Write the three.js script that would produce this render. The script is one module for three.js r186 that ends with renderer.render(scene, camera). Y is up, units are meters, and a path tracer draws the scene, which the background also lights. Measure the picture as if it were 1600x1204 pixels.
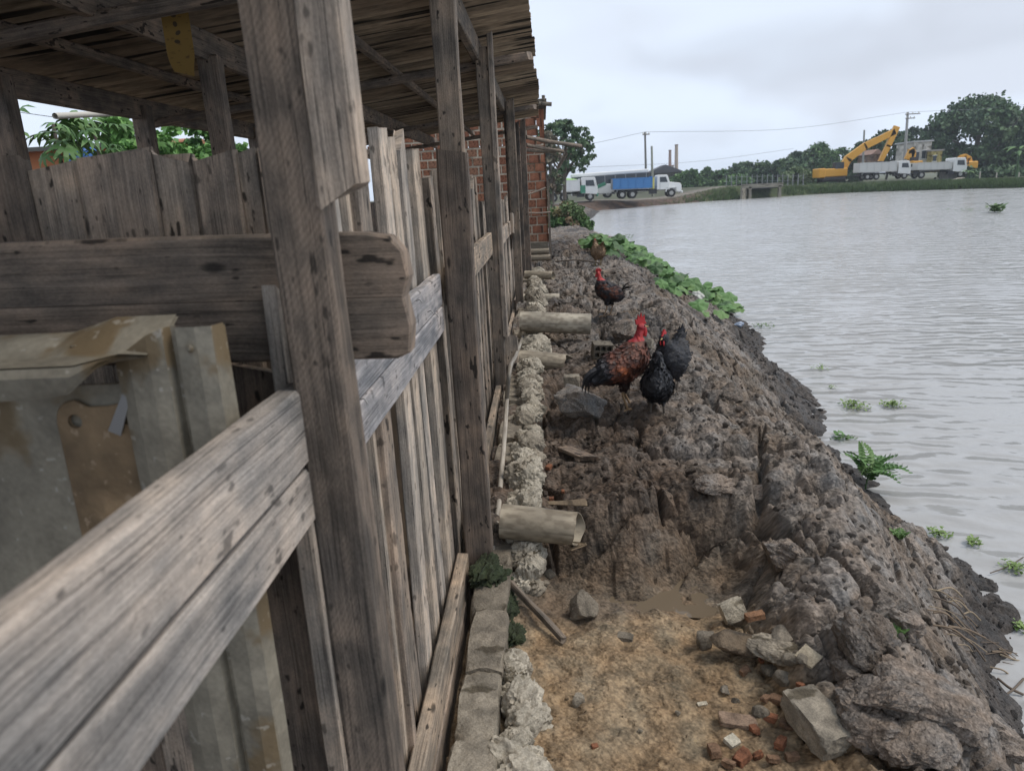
import * as THREE from 'three';
import { mergeGeometries, mergeVertices, toCreasedNormals } from 'three/addons/utils/BufferGeometryUtils.js';
import { RoundedBoxGeometry } from 'three/addons/geometries/RoundedBoxGeometry.js';
import { MarchingCubes } from 'three/addons/objects/MarchingCubes.js';

// ---------- camera, sky, sun, exposure ----------
const scene = new THREE.Scene();
const camera = new THREE.PerspectiveCamera(55.27, 1600 / 1204, 0.05, 4000);
camera.position.set(0, 1.65, 0);
camera.rotation.order = 'YXZ';
camera.rotation.set(THREE.MathUtils.degToRad(-14.805), THREE.MathUtils.degToRad(3.105), THREE.MathUtils.degToRad(-3.1));
camera.focus = 4.2; camera.userData.fStop = 5.5;
camera.updateMatrixWorld();
const renderer = new THREE.WebGLRenderer();
renderer.toneMapping = THREE.LinearToneMapping;
renderer.toneMappingExposure = 1.3;
renderer.shadowMap.enabled = true;

// ---------- random numbers and noise ----------
let seedv = 12345;
const rnd = () => { seedv |= 0; seedv = seedv + 0x6D2B79F5 | 0; let t = Math.imul(seedv ^ seedv >>> 15, 1 | seedv); t = t + Math.imul(t ^ t >>> 7, 61 | t) ^ t; return ((t ^ t >>> 14) >>> 0) / 4294967296; };
const rr = (a, b) => a + (b - a) * rnd();
const hash = (x, y, s = 0) => { let h = Math.imul(x | 0, 374761393) + Math.imul(y | 0, 668265263) + Math.imul(s | 0, 2147483647 - 1274126177); h = Math.imul(h ^ h >>> 13, 1274126177); h ^= h >>> 16; return (h >>> 0) / 4294967296; };
const mod = (a, n) => ((a % n) + n) % n;
function vn(x, y, s = 0, px = 0, py = 0) {          // value noise -1..1, periodic when px, py are given
  let x0 = Math.floor(x), y0 = Math.floor(y); const fx = x - x0, fy = y - y0;
  let x1 = x0 + 1, y1 = y0 + 1; if (px) { x0 = mod(x0, px); x1 = mod(x1, px); } if (py) { y0 = mod(y0, py); y1 = mod(y1, py); }
  const u = fx * fx * (3 - 2 * fx), v = fy * fy * (3 - 2 * fy);
  return (hash(x0, y0, s) * (1 - u) * (1 - v) + hash(x1, y0, s) * u * (1 - v) + hash(x0, y1, s) * (1 - u) * v + hash(x1, y1, s) * u * v) * 2 - 1;
}
function fbm(x, y, oct = 4, s = 0, px = 0, py = 0) { let a = 0.5, f = 0; for (let i = 0; i < oct; i++) { f += a * vn(x, y, s + i * 17, px, py); x *= 2; y *= 2; px *= 2; py *= 2; a *= 0.5; } return f; }
function worley(x, y, s = 0) {                       // [F1, F2, id]
  const cx = Math.floor(x), cy = Math.floor(y); let f1 = 9, f2 = 9, id = 0;
  for (let j = -1; j <= 1; j++) for (let i = -1; i <= 1; i++) {
    const gx = cx + i, gy = cy + j, h = hash(gx, gy, s), dx = gx + 0.1 + 0.8 * h - x, dy = gy + 0.1 + 0.8 * hash(gx, gy, s + 7) - y, d = dx * dx + dy * dy;
    if (d < f1) { f2 = f1; f1 = d; id = h; } else if (d < f2) f2 = d;
  }
  return [Math.sqrt(f1), Math.sqrt(f2), id];
}
const sm = (a, b, x) => { const t = Math.min(1, Math.max(0, (x - a) / (b - a))); return t * t * (3 - 2 * t); };
const lerp = (a, b, t) => a + (b - a) * t;
const pw = (tab, x) => { if (x <= tab[0][0]) return tab[0][1]; for (let i = 1; i < tab.length; i++) if (x <= tab[i][0]) return lerp(tab[i - 1][1], tab[i][1], (x - tab[i - 1][0]) / (tab[i][0] - tab[i - 1][0])); return tab[tab.length - 1][1]; };

// ---------- sky: one overcast dome, computed ----------
{
  const W = 1024, H = 512, d = new Float32Array(W * H * 4);
  for (let j = 0; j < H; j++) for (let i = 0; i < W; i++) {
    const th = (j + 0.5) / H * Math.PI - Math.PI / 2, ph = (i + 0.5) / W * 2 * Math.PI;
    const el = th, y = Math.sin(el), x = Math.cos(el) * Math.cos(ph), z = Math.cos(el) * Math.sin(ph);
    const k = 1 / (Math.max(y, 0) + 0.22), qx = x * k * 0.9, qz = z * k * 0.9;
    const wq = fbm(qx * 1.3 + 9, qz * 1.3 + 4, 3, 5);
    const c = sm(-0.25, 0.5, fbm(qx * 1.1 + wq * 0.9 + 3.1, qz * 1.1 + wq * 0.9, 6, 1));
    const c2 = sm(-0.1, 0.5, fbm(qx * 2.3 + 11 + wq, qz * 2.3 + wq, 5, 41));
    const hz = Math.exp(-Math.max(y, 0) * 5);
    let b = 0.655 + 0.07 * hz + 0.12 * (1 - c) - 0.075 * c2;
    const o = (j * W + i) * 4;
    const warm = 0.5 * c;
    d[o] = b * (0.81 + 0.06 * warm); d[o + 1] = b * (0.91 + 0.005 * warm); d[o + 2] = b * (1.06 - 0.03 * warm); d[o + 3] = 1;
  }
  const t = new THREE.DataTexture(d, W, H, THREE.RGBAFormat, THREE.FloatType);
  t.mapping = THREE.EquirectangularReflectionMapping; t.magFilter = THREE.LinearFilter; t.minFilter = THREE.LinearFilter; t.needsUpdate = true;
  scene.background = t; scene.environment = t;
}
const sun = new THREE.DirectionalLight(0xfff4e6, 1.5);
sun.position.set(14, 22, -4); sun.target.position.set(0, 0, -6); sun.castShadow = true; sun.shadow.radius = 40;
sun.shadow.mapSize.set(2048, 2048); Object.assign(sun.shadow.camera, { left: -25, right: 25, top: 25, bottom: -25, near: 1, far: 80 });
scene.add(sun, sun.target);

// ---------- pixel -> direction -> place on a known plane ----------
const dirOf = (px, py) => new THREE.Vector3((px - 800) / 1150, -(py - 602) / 1150, -1).applyQuaternion(camera.quaternion);
const on = (ax, px, py, v) => { const d = dirOf(px, py), o = camera.position, t = (v - o[ax]) / d[ax]; return o.clone().addScaledVector(d, t); };
const onX = (px, py, v) => on('x', px, py, v), onY = (px, py, v) => on('y', px, py, v), onZ = (px, py, v) => on('z', px, py, v);

// ---------- scene helpers ----------
const used = {};
const numbered = n => { const k = used[n] = (used[n] ?? -1) + 1; return k ? n + '_' + String(k).padStart(3, '0') : n; };
function tag(o, label, category, group) { o.userData.label = label; o.userData.category = category; if (group) o.userData.group = group; return o; }
function thing(name, label, category, pos = [0, 0, 0], group) { const g = new THREE.Group(); g.name = numbered(name); g.position.set(...pos); tag(g, label, category, group); scene.add(g); return g; }
function solo(name, geo, mat, label, category, group) { const m = new THREE.Mesh(geo, mat); m.name = numbered(name); m.castShadow = m.receiveShadow = true; tag(m, label, category, group); scene.add(m); return m; }
function struct(name, geo, mat) { const m = new THREE.Mesh(geo, mat); m.name = numbered(name); m.castShadow = m.receiveShadow = true; m.userData.kind = 'structure'; scene.add(m); return m; }
function part(name, geo, mat, parent) { const m = new THREE.Mesh(geo, mat); m.name = name; m.castShadow = m.receiveShadow = true; parent.add(m); return m; }
const ni = g => g.index ? g.toNonIndexed() : g;
function mg(list) { const l = list.map(g => { g = ni(g); for (const k of Object.keys(g.attributes)) if (!['position', 'normal', 'uv', 'color'].includes(k)) g.deleteAttribute(k); return g; }); return l.length === 1 ? l[0] : mergeGeometries(l); }
const place = (g, x, y, z, rx = 0, ry = 0, rz = 0) => { if (rx) g.rotateX(rx); if (ry) g.rotateY(ry); if (rz) g.rotateZ(rz); return g.translate(x, y, z); };
const box = (w, h, d, x = 0, y = 0, z = 0, rx = 0, ry = 0, rz = 0) => place(new THREE.BoxGeometry(w, h, d), x, y, z, rx, ry, rz);
const rbox = (w, h, d, r, x = 0, y = 0, z = 0, rx = 0, ry = 0, rz = 0) => place(new RoundedBoxGeometry(w, h, d, 2, r), x, y, z, rx, ry, rz);
const cyl = (r1, r2, h, n, x = 0, y = 0, z = 0, rx = 0, ry = 0, rz = 0) => place(new THREE.CylinderGeometry(r1, r2, h, n), x, y, z, rx, ry, rz);
const V = (x, y, z) => new THREE.Vector3(x, y, z);
const tube = (pts, r, n = 8, seg = 0) => new THREE.TubeGeometry(new THREE.CatmullRomCurve3(pts.map(p => p.isVector3 ? p : V(...p))), seg || pts.length * 4, r, n);
function paint(g, r, gg, b) { const n = g.attributes.position.count, c = new Float32Array(n * 3); for (let i = 0; i < n; i++) { c[i * 3] = r; c[i * 3 + 1] = gg; c[i * 3 + 2] = b; } g.setAttribute('color', new THREE.BufferAttribute(c, 3)); return g; }
function extr(pts, depth, bevel = 0) { const s = new THREE.Shape(pts.map(p => new THREE.Vector2(...p))); return new THREE.ExtrudeGeometry(s, { depth, bevelEnabled: bevel > 0, bevelSize: bevel, bevelThickness: bevel, bevelSegments: 1, curveSegments: 6 }); }
function beam(g, a, b, hint = V(0, 0, 1)) {  // mesh whose +y runs a->b, local z towards hint
  a = a.isVector3 ? a : V(...a); b = b.isVector3 ? b : V(...b);
  const y = b.clone().sub(a), L = y.length(); y.normalize(); const x = y.clone().cross(hint).normalize(), z = x.clone().cross(y);
  g.quaternion.setFromRotationMatrix(new THREE.Matrix4().makeBasis(x, y, z)); g.position.copy(a).addScaledVector(y, L / 2); return L;
}

// ---------- textures ----------
function tex(w, h, f, srgb = true, rep) {
  const d = new Uint8Array(w * h * 4);
  for (let j = 0; j < h; j++) for (let i = 0; i < w; i++) { const c = f(i / w, j / h), o = (j * w + i) * 4; for (let k = 0; k < 3; k++) d[o + k] = Math.max(0, Math.min(255, (Array.isArray(c) ? c[k] : c) * 255)); d[o + 3] = 255; }
  const t = new THREE.DataTexture(d, w, h); t.wrapS = t.wrapT = THREE.RepeatWrapping; t.magFilter = THREE.LinearFilter; t.minFilter = THREE.LinearMipmapLinearFilter; t.generateMipmaps = true; t.anisotropy = 8;
  if (srgb) t.colorSpace = THREE.SRGBColorSpace; if (rep) t.repeat.set(...rep); t.needsUpdate = true; return t;
}
const std = (color, o = {}) => new THREE.MeshStandardMaterial({ color: Array.isArray(color) ? new THREE.Color().setRGB(...color) : color, roughness: 0.85, ...o });
// ---------- wood ----------
// one texture holds 0.32 m across the grain (u) by 1.28 m along it (v)
function woodField(s, opt) {
  return (u, v) => {
    const wob = fbm(u * 3, v * 4, 2, s, 3, 4) * 0.014;
    const gu = u + wob;
    const g1 = fbm(gu * 30, v * 2, 4, s + 3, 30, 2), g2 = fbm(gu * 128, v * 14, 2, s + 5, 128, 14), g3 = fbm(u * 160, v * 300, 2, s + 8, 160, 300);
    const blot = fbm(u * 3, v * 7, 4, s + 9, 3, 7), blot2 = fbm(u * 12, v * 24, 3, s + 11, 12, 24);
    let crack = Math.abs(vn(gu * 11, v * 1.0, s + 21, 11, 1)); crack = sm(0.022, 0.0, crack) * sm(0.1, 0.45, vn(u * 4, v * 3, s + 23, 4, 3));
    const fine = sm(0.68, 0.95, fbm(gu * 90, v * 7, 2, s + 31, 90, 7) + 0.5);
    const spot = sm(0.42, 0.62, fbm(u * 20, v * 34, 3, s + 37, 20, 34) + 0.4 * blot) * opt.spot;
    const saw = opt.saw ? (0.5 + 0.5 * Math.sin((v * 96 + u * 34 + 2.2 * blot + 0.5 * blot2) * Math.PI * 2)) * sm(-0.25, 0.2, blot2 + blot) : 0.5;
    const k = worley(u * 2 + 0.1 * blot, v * 3, s + 50); const knot = sm(0.07, 0.02, k[0]) * (k[2] > 0.62 ? 1 : 0);
    return { g1, g2, g3, blot, blot2, crack, fine, spot, saw, knot };
  };
}
function woodSet(s, opt) {
  const f = woodField(s, opt), N = 384, M = 1024;
  const map = tex(N, M, (u, v) => {
    const q = f(u, v); let b = 0.72 + 0.11 * q.g1 + 0.13 * q.g2 + 0.10 * q.g3 + 0.21 * q.blot + 0.15 * q.blot2 - 0.10 * q.fine + (opt.saw ? 0.07 * (q.saw - 0.5) : 0);
    b *= (1 - 0.78 * q.crack) * (1 - 0.66 * q.spot) * (1 - 0.5 * q.knot);
    const w = 0.3 + 1.1 * q.blot + 0.5 * q.blot2;
    return [b * (1 + 0.03 * w), b * (0.975 - 0.012 * w), b * (0.945 - 0.05 * w)];
  });
  const bump = tex(N, M, (u, v) => { const q = f(u, v); return 0.6 + 0.12 * q.g1 + 0.2 * q.g2 + 0.12 * q.g3 + 0.1 * q.blot2 - 0.45 * q.crack - 0.14 * q.fine + (opt.saw ? 0.14 * (q.saw - 0.5) : 0); }, false);
  return { map, bump };
}
const WS = [woodSet(100, { spot: 0.5 }), woodSet(300, { spot: 0.9 }), woodSet(500, { spot: 0.6, saw: 1 })];
const wood = (i, c, rough = 0.9) => std(c, { map: WS[i].map, bumpMap: WS[i].bump, bumpScale: i === 2 ? 0.003 : 0.0028, roughness: rough });
const M = {
  slat: [wood(0, [0.72, 0.675, 0.615]), wood(1, [0.62, 0.57, 0.515]), wood(0, [0.80, 0.765, 0.72]), wood(1, [0.48, 0.43, 0.38])],
  rail: wood(0, [0.62, 0.61, 0.605]), railBlue: wood(0, [0.62, 0.65, 0.72]), railWarm: wood(1, [0.58, 0.51, 0.43]),
  post: wood(2, [0.30, 0.263, 0.232]), postDark: wood(1, [0.27, 0.235, 0.21]), postPale: wood(0, [0.60, 0.55, 0.50]), postMid: wood(1, [0.36, 0.32, 0.28]),
  plank: wood(1, [0.38, 0.325, 0.28]), board: wood(1, [0.74, 0.66, 0.58]), board2: wood(0, [0.66, 0.58, 0.51]), dark: wood(1, [0.40, 0.35, 0.31]), black: wood(0, [0.42, 0.36, 0.31]),
};
// a weathered board: length along y, width x, thickness z; worn corners, slight warp, uneven ends
function board(w, t, L, o = {}) {
  const n = o.n ?? Math.max(4, Math.min(14, Math.round(L * 6))), c = o.c ?? Math.min(t, w) * 0.16, j = o.j ?? 0.0025, bend = o.bend ?? rr(-0.006, 0.006), bz = rr(-0.005, 0.005) * (o.bend === 0 ? 0 : 1), tw = rr(-0.03, 0.03) * (o.tw ?? 1);
  const prof = [[-w / 2 + c, -t / 2], [w / 2 - c, -t / 2], [w / 2, -t / 2 + c], [w / 2, t / 2 - c], [w / 2 - c, t / 2], [-w / 2 + c, t / 2], [-w / 2, t / 2 - c], [-w / 2, -t / 2 + c]];
  const uo = rnd() * 3, vo = rnd() * 3, pos = [], uv = [], per = [0];
  for (let k = 0; k < 8; k++) { const a = prof[k], b = prof[(k + 1) % 8]; per.push(per[k] + Math.hypot(a[0] - b[0], a[1] - b[1])); }
  const rings = [];
  const cut0 = rr(-1, 1) * (o.cut ?? 0.02), cut1 = rr(-1, 1) * (o.cut ?? 0.02);
  for (let i = 0; i <= n; i++) {
    const s = i / n, ring = [];
    const wob = 1 + (o.wob ?? 0.02) * vn(s * L * 3 + uo * 9, 2.5, 3), endw = o.round && i === n ? 1 - o.round : 1;
    for (let k = 0; k < 8; k++) {
      const [px, pz] = prof[k]; const a = tw * (s - 0.5), x = px * wob * endw, z = pz;
      const y = (s - 0.5) * L + (i === 0 ? cut0 * px / w * 2 : 0) + (i === n ? cut1 * px / w * 2 : 0) + ((i === 0 || i === n) ? rr(-1, 1) * (o.end ?? 0.004) : 0);
      ring.push([x * Math.cos(a) - z * Math.sin(a) + bend * Math.sin(s * Math.PI) + rr(-j, j), y, x * Math.sin(a) + z * Math.cos(a) + bz * Math.sin(s * Math.PI * 1.3) + rr(-j, j) * 0.6]);
    }
    rings.push(ring);
  }
  const tri = (a, b, c, ua, ub, uc) => { pos.push(...a, ...b, ...c); uv.push(...ua, ...ub, ...uc); };
  for (let i = 0; i < n; i++) for (let k = 0; k < 8; k++) {
    const k1 = (k + 1) % 8, A = rings[i][k], B = rings[i][k1], C = rings[i + 1][k1], D = rings[i + 1][k];
    const U = p => (p + uo) / 0.32, Vv = y => (y + vo) / 1.28, u0 = U(per[k]), u1 = U(per[k + 1]);
    const a = [u0, Vv(A[1])], b = [u1, Vv(B[1])], cc = [u1, Vv(C[1])], d = [u0, Vv(D[1])];
    tri(A, C, B, a, cc, b); tri(A, D, C, a, d, cc);
  }
  for (const [i, f] of [[0, 1], [n, -1]]) { const R = rings[i]; for (let k = 1; k < 7; k++) { const T = p => [(p[0] + uo) / 0.32, (p[2] + vo) / 1.28]; if (f > 0) tri(R[0], R[k], R[k + 1], T(R[0]), T(R[k]), T(R[k + 1])); else tri(R[0], R[k + 1], R[k], T(R[0]), T(R[k + 1]), T(R[k])); } }
  let g = new THREE.BufferGeometry(); g.setAttribute('position', new THREE.Float32BufferAttribute(pos, 3)); g.setAttribute('uv', new THREE.Float32BufferAttribute(uv, 2));
  return toCreasedNormals(g, 0.35);
}
function boardBetween(name, parent, mat, a, b, w, t, hint, o) { a = a.isVector3 ? a : V(...a); b = b.isVector3 ? b : V(...b); const m = part(name, board(w, t, a.distanceTo(b), o), mat, parent); beam(m, a, b, hint); return m; }

// ---------- other materials ----------
const soilBump = tex(512, 512, (u, v) => { const w = fbm(u * 6, v * 6, 3, 3, 6, 6) * 0.12; return 0.5 + 0.5 * fbm((u + w) * 10, (v + w) * 10, 5, 77, 10, 10) + 0.34 * fbm(u * 46, v * 46, 3, 12, 46, 46); }, false);
const soilMap = tex(512, 512, (u, v) => { const b = 0.80 + 0.24 * fbm(u * 12, v * 12, 5, 177, 12, 12) + 0.26 * fbm(u * 60, v * 60, 3, 19, 60, 60); const w = 0.05 * fbm(u * 7, v * 7, 3, 55, 7, 7); return [b + w, b, b - w]; });
const concMap = tex(512, 512, (u, v) => { const b = 0.78 + 0.22 * fbm(u * 8, v * 8, 5, 277, 8, 8) + 0.16 * fbm(u * 110, v * 110, 2, 29, 110, 110); const s = sm(0.25, 0.5, fbm(u * 5, v * 5, 4, 61, 5, 5)); return [b * (1 - 0.35 * s), b * (0.98 - 0.36 * s), b * (0.93 - 0.38 * s)]; });
const rockM = (c, o = {}) => std(c, { map: concMap, bumpMap: soilBump, bumpScale: 0.006, roughness: 0.95, ...o });
M.conc = rockM([0.40, 0.37, 0.33]); M.concDark = rockM([0.26, 0.235, 0.205]); M.mortar = rockM([0.62, 0.59, 0.54]); M.stone = rockM([0.33, 0.30, 0.265]); M.brickRed = rockM([0.36, 0.155, 0.09]); M.tileW = rockM([0.66, 0.62, 0.55]); M.tileP = rockM([0.42, 0.31, 0.25]);
M.crumb = rockM([0.6, 0.6, 0.6], { map: soilMap }); M.clod = rockM([0.31, 0.26, 0.218], { map: soilMap, bumpScale: 0.012 }); M.clodDark = rockM([0.22, 0.185, 0.155], { map: soilMap, bumpScale: 0.012 });
M.steel = std([0.3, 0.3, 0.3], { metalness: 0.7, roughness: 0.5 });
// lumpy stone from an icosphere: r radii, n roughness, facets
function rockGeo(rx, ry, rz, o = {}) {
  const g = new THREE.IcosahedronGeometry(1, o.d ?? 8), p = g.attributes.position, s = rnd() * 100, v = new THREE.Vector3(); const pl = [];
  for (let i = 0; i < (o.cuts ?? 9); i++) pl.push([V(rr(-1, 1), rr(-1, 1), rr(-1, 1)).normalize(), rr(o.cmin ?? 0.55, 0.85)]);
  if (o.boxy) for (const a of [[1, 0, 0], [-1, 0, 0], [0, 1, 0], [0, -1, 0], [0, 0, 1], [0, 0, -1]]) pl.push([V(...a), rr(0.56, 0.62)]);
  for (let i = 0; i < p.count; i++) {
    v.fromBufferAttribute(p, i); let r = 1; for (const [n, d] of pl) { const q = v.dot(n); if (q > 0.001) r = Math.min(r, d / q); }
    const nn = fbm(v.x * 2.2 + s, v.y * 2.2 + v.z * 2.7 + s, 4, 9) * (o.n ?? 0.22) + fbm(v.x * 7 + s + v.z * 5, v.y * 7 + v.z * 4, 3, 19) * (o.n2 ?? 0.10);
    v.multiplyScalar(r * (1 + nn)); p.setXYZ(i, v.x * rx, v.y * ry, v.z * rz);
  }
  const cg = toCreasedNormals(g, 0.9), q = cg.attributes.position, u = cg.attributes.uv, fa = V(0, 0, 0), fb = V(0, 0, 0), fc = V(0, 0, 0);
  for (let i = 0; i < q.count; i += 3) { fa.fromBufferAttribute(q, i); fb.fromBufferAttribute(q, i + 1).sub(fa); fc.fromBufferAttribute(q, i + 2).sub(fa); fb.cross(fc); const ax = Math.abs(fb.x), ay = Math.abs(fb.y), az = Math.abs(fb.z); for (let k = i; k < i + 3; k++) u.setXY(k, (ax > ay && ax > az ? q.getZ(k) : q.getX(k)) / 0.35 + s, (ay >= ax && ay >= az ? q.getZ(k) : q.getY(k)) / 0.35 + s); }
  return cg;
}
// ---------- terrain: sand pit, mud bank, water ----------
const WATER = -1.0;
const shoreTab = [[-83, 6.2], [-60.5, 3.6], [-39.6, 2.75], [-33.5, 3.1], [-21.9, 3.69], [-15.4, 3.78], [-12.9, 3.69], [-11, 3.29], [-9.5, 3.31], [-8.1, 3.13], [-7.3, 2.72], [-6.97, 2.8], [-5.8, 2.73], [-5.2, 2.71], [-4.7, 2.86], [-4.0, 2.74], [-3.55, 2.3], [-3.2, 2.27], [-2, 2.1], [3, 2.1]];
const platTab = [[-83, -0.3], [-60, -0.45], [-40, -0.3], [-25, 0.25], [-16, 0.40], [-12, 0.36], [-9, 0.33], [-6, 0.30], [-4, 0.30], [-3.1, 0.27], [-2.4, 0.14], [-1.6, 0.08], [3, 0.05]];
const crestTab = [[-83, 4], [-60, 1.8], [-40, 1.0], [-30, 1.2], [-16, 1.35], [-10, 1.25], [-7, 1.15], [-4.5, 1.15], [-3, 1.1], [-2, 0.95], [3, 0.9]];
function pitMask(x, z) {            // 1 on the sand floor, 0 on the mud
  const wz = z + 0.20 * (worley(x / 0.3, z / 0.5, 76)[2] - 0.5) * 0.6 + 0.10 * vn(x * 3.1, z * 1.2, 71) + 0.05 * vn(x * 9, 2, 72), back = sm(-3.26, -2.84, wz), bx = x + 0.12 * vn(z * 2.4, x, 73);
  const right = 1 - sm(0.62, 1.02, bx + 0.10 * (z + 2.2)); return back * right;
}
function clods(x, z, k) {           // rounded, broken clods of dug mud
  const wx = x + 0.10 * fbm(x * 3, z * 3, 3, 201), wz = z + 0.10 * fbm(x * 3 + 9, z * 3, 3, 207);
  let h = 0; const sc = [0.44, 0.19, 0.085, 0.04], am = [0.075, 0.052, 0.026, 0.014];
  for (let i = 0; i < 4; i++) {
    const w = worley(wx / sc[i] * 0.9, wz / sc[i], 300 + i * 13), on_ = i === 0 ? 1 : 0.35 + 0.65 * sm(-0.3, 0.4, vn(x / sc[i] * 0.22, z / sc[i] * 0.22, 400 + i));
    h += am[i] * on_ * ((0.55 - w[0]) * 1.1 + 0.7 * (w[2] - 0.5) - (i === 0 ? 1.7 : 0.8) * sm(0.10, 0.0, w[1] - w[0]));
  }
  h += 0.05 * fbm(x * 1.7, z * 1.7, 3, 77) * 2 + 0.06 * (0.4 - Math.abs(fbm(x * 5.5, z * 5.5, 4, 78))) + 0.022 * fbm(x * 26, z * 26, 4, 99);
  return h * k * lerp(0.5, 1.12, sm(-0.28, 0.22, fbm(x * 1.3 + 4, z * 1.1, 2, 515)));
}
const wallX = -0.17;
function ground(x, z) {
  const xs = pw(shoreTab, z) + 0.10 * fbm(z * 1.8, 3, 3, 31) + 0.05 * vn(z * 7, 1, 33), P = pw(platTab, z), xc = pw(crestTab, z) + 0.15 * vn(z * 0.9, 5, 35);
  const pit = pitMask(x, z);
  let h;
  if (x < xc) h = P + 0.05 * sm(0.1, xc, x); else {
    const t = (x - xc) / (xs - xc), toe = z < -3.4 && z > -9 ? 1 : 0.4;
    h = t < 1 ? lerp(P + 0.05, WATER, lerp(t, Math.min(1, t * 1.22 - 0.08 * sm(0, 0.3, t)), toe * 0.6)) - (1 - t) * t * 0.1 : WATER - (x - xs) * 0.55;
    h += 0.06 * sm(0, 0.15, t) * sm(0.5, 0.15, t);
    if (t >= 1) h -= 0.01;
  }
  const wet = sm(0.25, 0.02, h - WATER);
  const cl = clods(x, z, lerp(1, 0.45, wet)) * (1 - 0.94 * sm(0.7, 1, pit)) * (z < -20 ? 0.8 : 1);
  // channel of turned soil next to the wall, behind the pit
  const byWall = sm(0.42, 0.05, x) * sm(-2.9, -3.2, z) * sm(-7, -4.5, z);
  h -= 0.10 * byWall;
  // tooth the step at the back of the pit
  const floor = 0.004 + 0.020 * fbm(x * 4, z * 4, 3, 51) + 0.030 * fbm(x * 13, z * 13, 4, 52) + 0.007 * fbm(x * 45, z * 45, 3, 58) + 0.012 * sm(0.2, -0.4, vn(x * 8, z * 8, 53)) * -1 + 0.09 * sm(0.05, -0.25, x) * 0.4 - 0.065 * sm(0.30, 0.0, Math.hypot((x - 0.40) / 2.0, z + 2.80) + 0.06 * vn(x * 9, z * 9, 57));
  h = lerp(h, floor, pit) + cl;
  return h;
}
function groundColor(x, z, h, out) {
  const pit = pitMask(x, z), n = fbm(x * 2.2, z * 2.2, 4, 81), n2 = fbm(x * 7, z * 7, 3, 83);
  // greyish dried clay, brown crumb, ochre sand, black wet silt
  const grey = sm(-0.25, 0.35, n + 0.5 * n2 + 0.18 * sm(0.3, 1.3, x) + (z < -7 ? 0.05 : 0) + 0.15 * vn(x * 3, z * 3, 88));
  let r = lerp(0.150, 0.215, grey), g = lerp(0.122, 0.190, grey), b = lerp(0.097, 0.168, grey);
  const turned = sm(0.95, 0.35, x + 0.35 * n + 0.15 * n2) * sm(-7.5, -4.5, z + n); r = lerp(r, 0.098, turned * 0.85); g = lerp(g, 0.072, turned * 0.85); b = lerp(b, 0.054, turned * 0.85);
  const s = sm(0.3, 0.75, pit + 0.25 * n2) * sm(-2.78, -2.45, z + 0.35 * n), s2 = pit * (1 - s);
  r = lerp(r, 0.150, s2); g = lerp(g, 0.115, s2); b = lerp(b, 0.082, s2);
  const t = 0.5 + 0.9 * n + 0.5 * n2; r = lerp(r, lerp(0.225, 0.29, t), s); g = lerp(g, lerp(0.163, 0.215, t), s); b = lerp(b, lerp(0.098, 0.135, t), s);
  const silt = sm(0.40, 0.18, h - WATER + 0.10 * n2 + 0.05 * n) ; r = lerp(r, 0.060, silt); g = lerp(g, 0.054, silt); b = lerp(b, 0.050, silt);
  const blk = 0.85 * sm(0.0, 0.35, fbm(x * 1.1, z * 0.7, 3, 91)) * sm(-4.6, -7.0, z) * (1 - pit); r = lerp(r, 0.085, blk); g = lerp(g, 0.078, blk); b = lerp(b, 0.074, blk);
  out[0] = r * 1.5; out[1] = g * 1.5; out[2] = b * 1.5;
}
const groundMat = std(0xffffff, { vertexColors: true, map: soilMap, bumpMap: soilBump, bumpScale: 0.015, roughness: 0.96 });
{
  const zs = []; for (let z = 2.5; z > -1.3; z -= 0.05) zs.push(z); for (let z = -1.3; z > -83;) { zs.push(z); z -= 0.0042 * Math.max(1.6, -z); if (z < -30) z -= 0.25; } 
  const NX = 480, nz = zs.length, pos = new Float32Array(nz * (NX + 1) * 3), col = new Float32Array(nz * (NX + 1) * 3), uv = new Float32Array(nz * (NX + 1) * 2), idx = [], c = [0, 0, 0];
  for (let j = 0; j < nz; j++) {
    const z = zs[j], x0 = z < -14 ? lerp(-0.35, -6, sm(-14, -20, z)) : -0.35, x1 = pw(shoreTab, z) + 0.9;
    for (let i = 0; i <= NX; i++) { const s = i / NX, x = lerp(x0, x1, s), h = ground(x, z), o = (j * (NX + 1) + i); pos[o * 3] = x; pos[o * 3 + 1] = h; pos[o * 3 + 2] = z; groundColor(x, z, h, c); col[o * 3] = c[0]; col[o * 3 + 1] = c[1]; col[o * 3 + 2] = c[2]; uv[o * 2] = (x - h * 0.12) / 0.55; uv[o * 2 + 1] = (z - h * 0.6) / 0.55; }
  }
  for (let j = 0; j < nz - 1; j++) for (let i = 0; i < NX; i++) { const a = j * (NX + 1) + i, b = a + 1, d = a + NX + 1, e = d + 1; idx.push(a, b, d, b, e, d); }
  const g = new THREE.BufferGeometry(); g.setAttribute('position', new THREE.BufferAttribute(pos, 3)); g.setAttribute('color', new THREE.BufferAttribute(col, 3)); g.setAttribute('uv', new THREE.BufferAttribute(uv, 2)); g.setIndex(idx); g.computeVertexNormals();
  struct('mud_bank_ground', g, groundMat);
}
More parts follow.
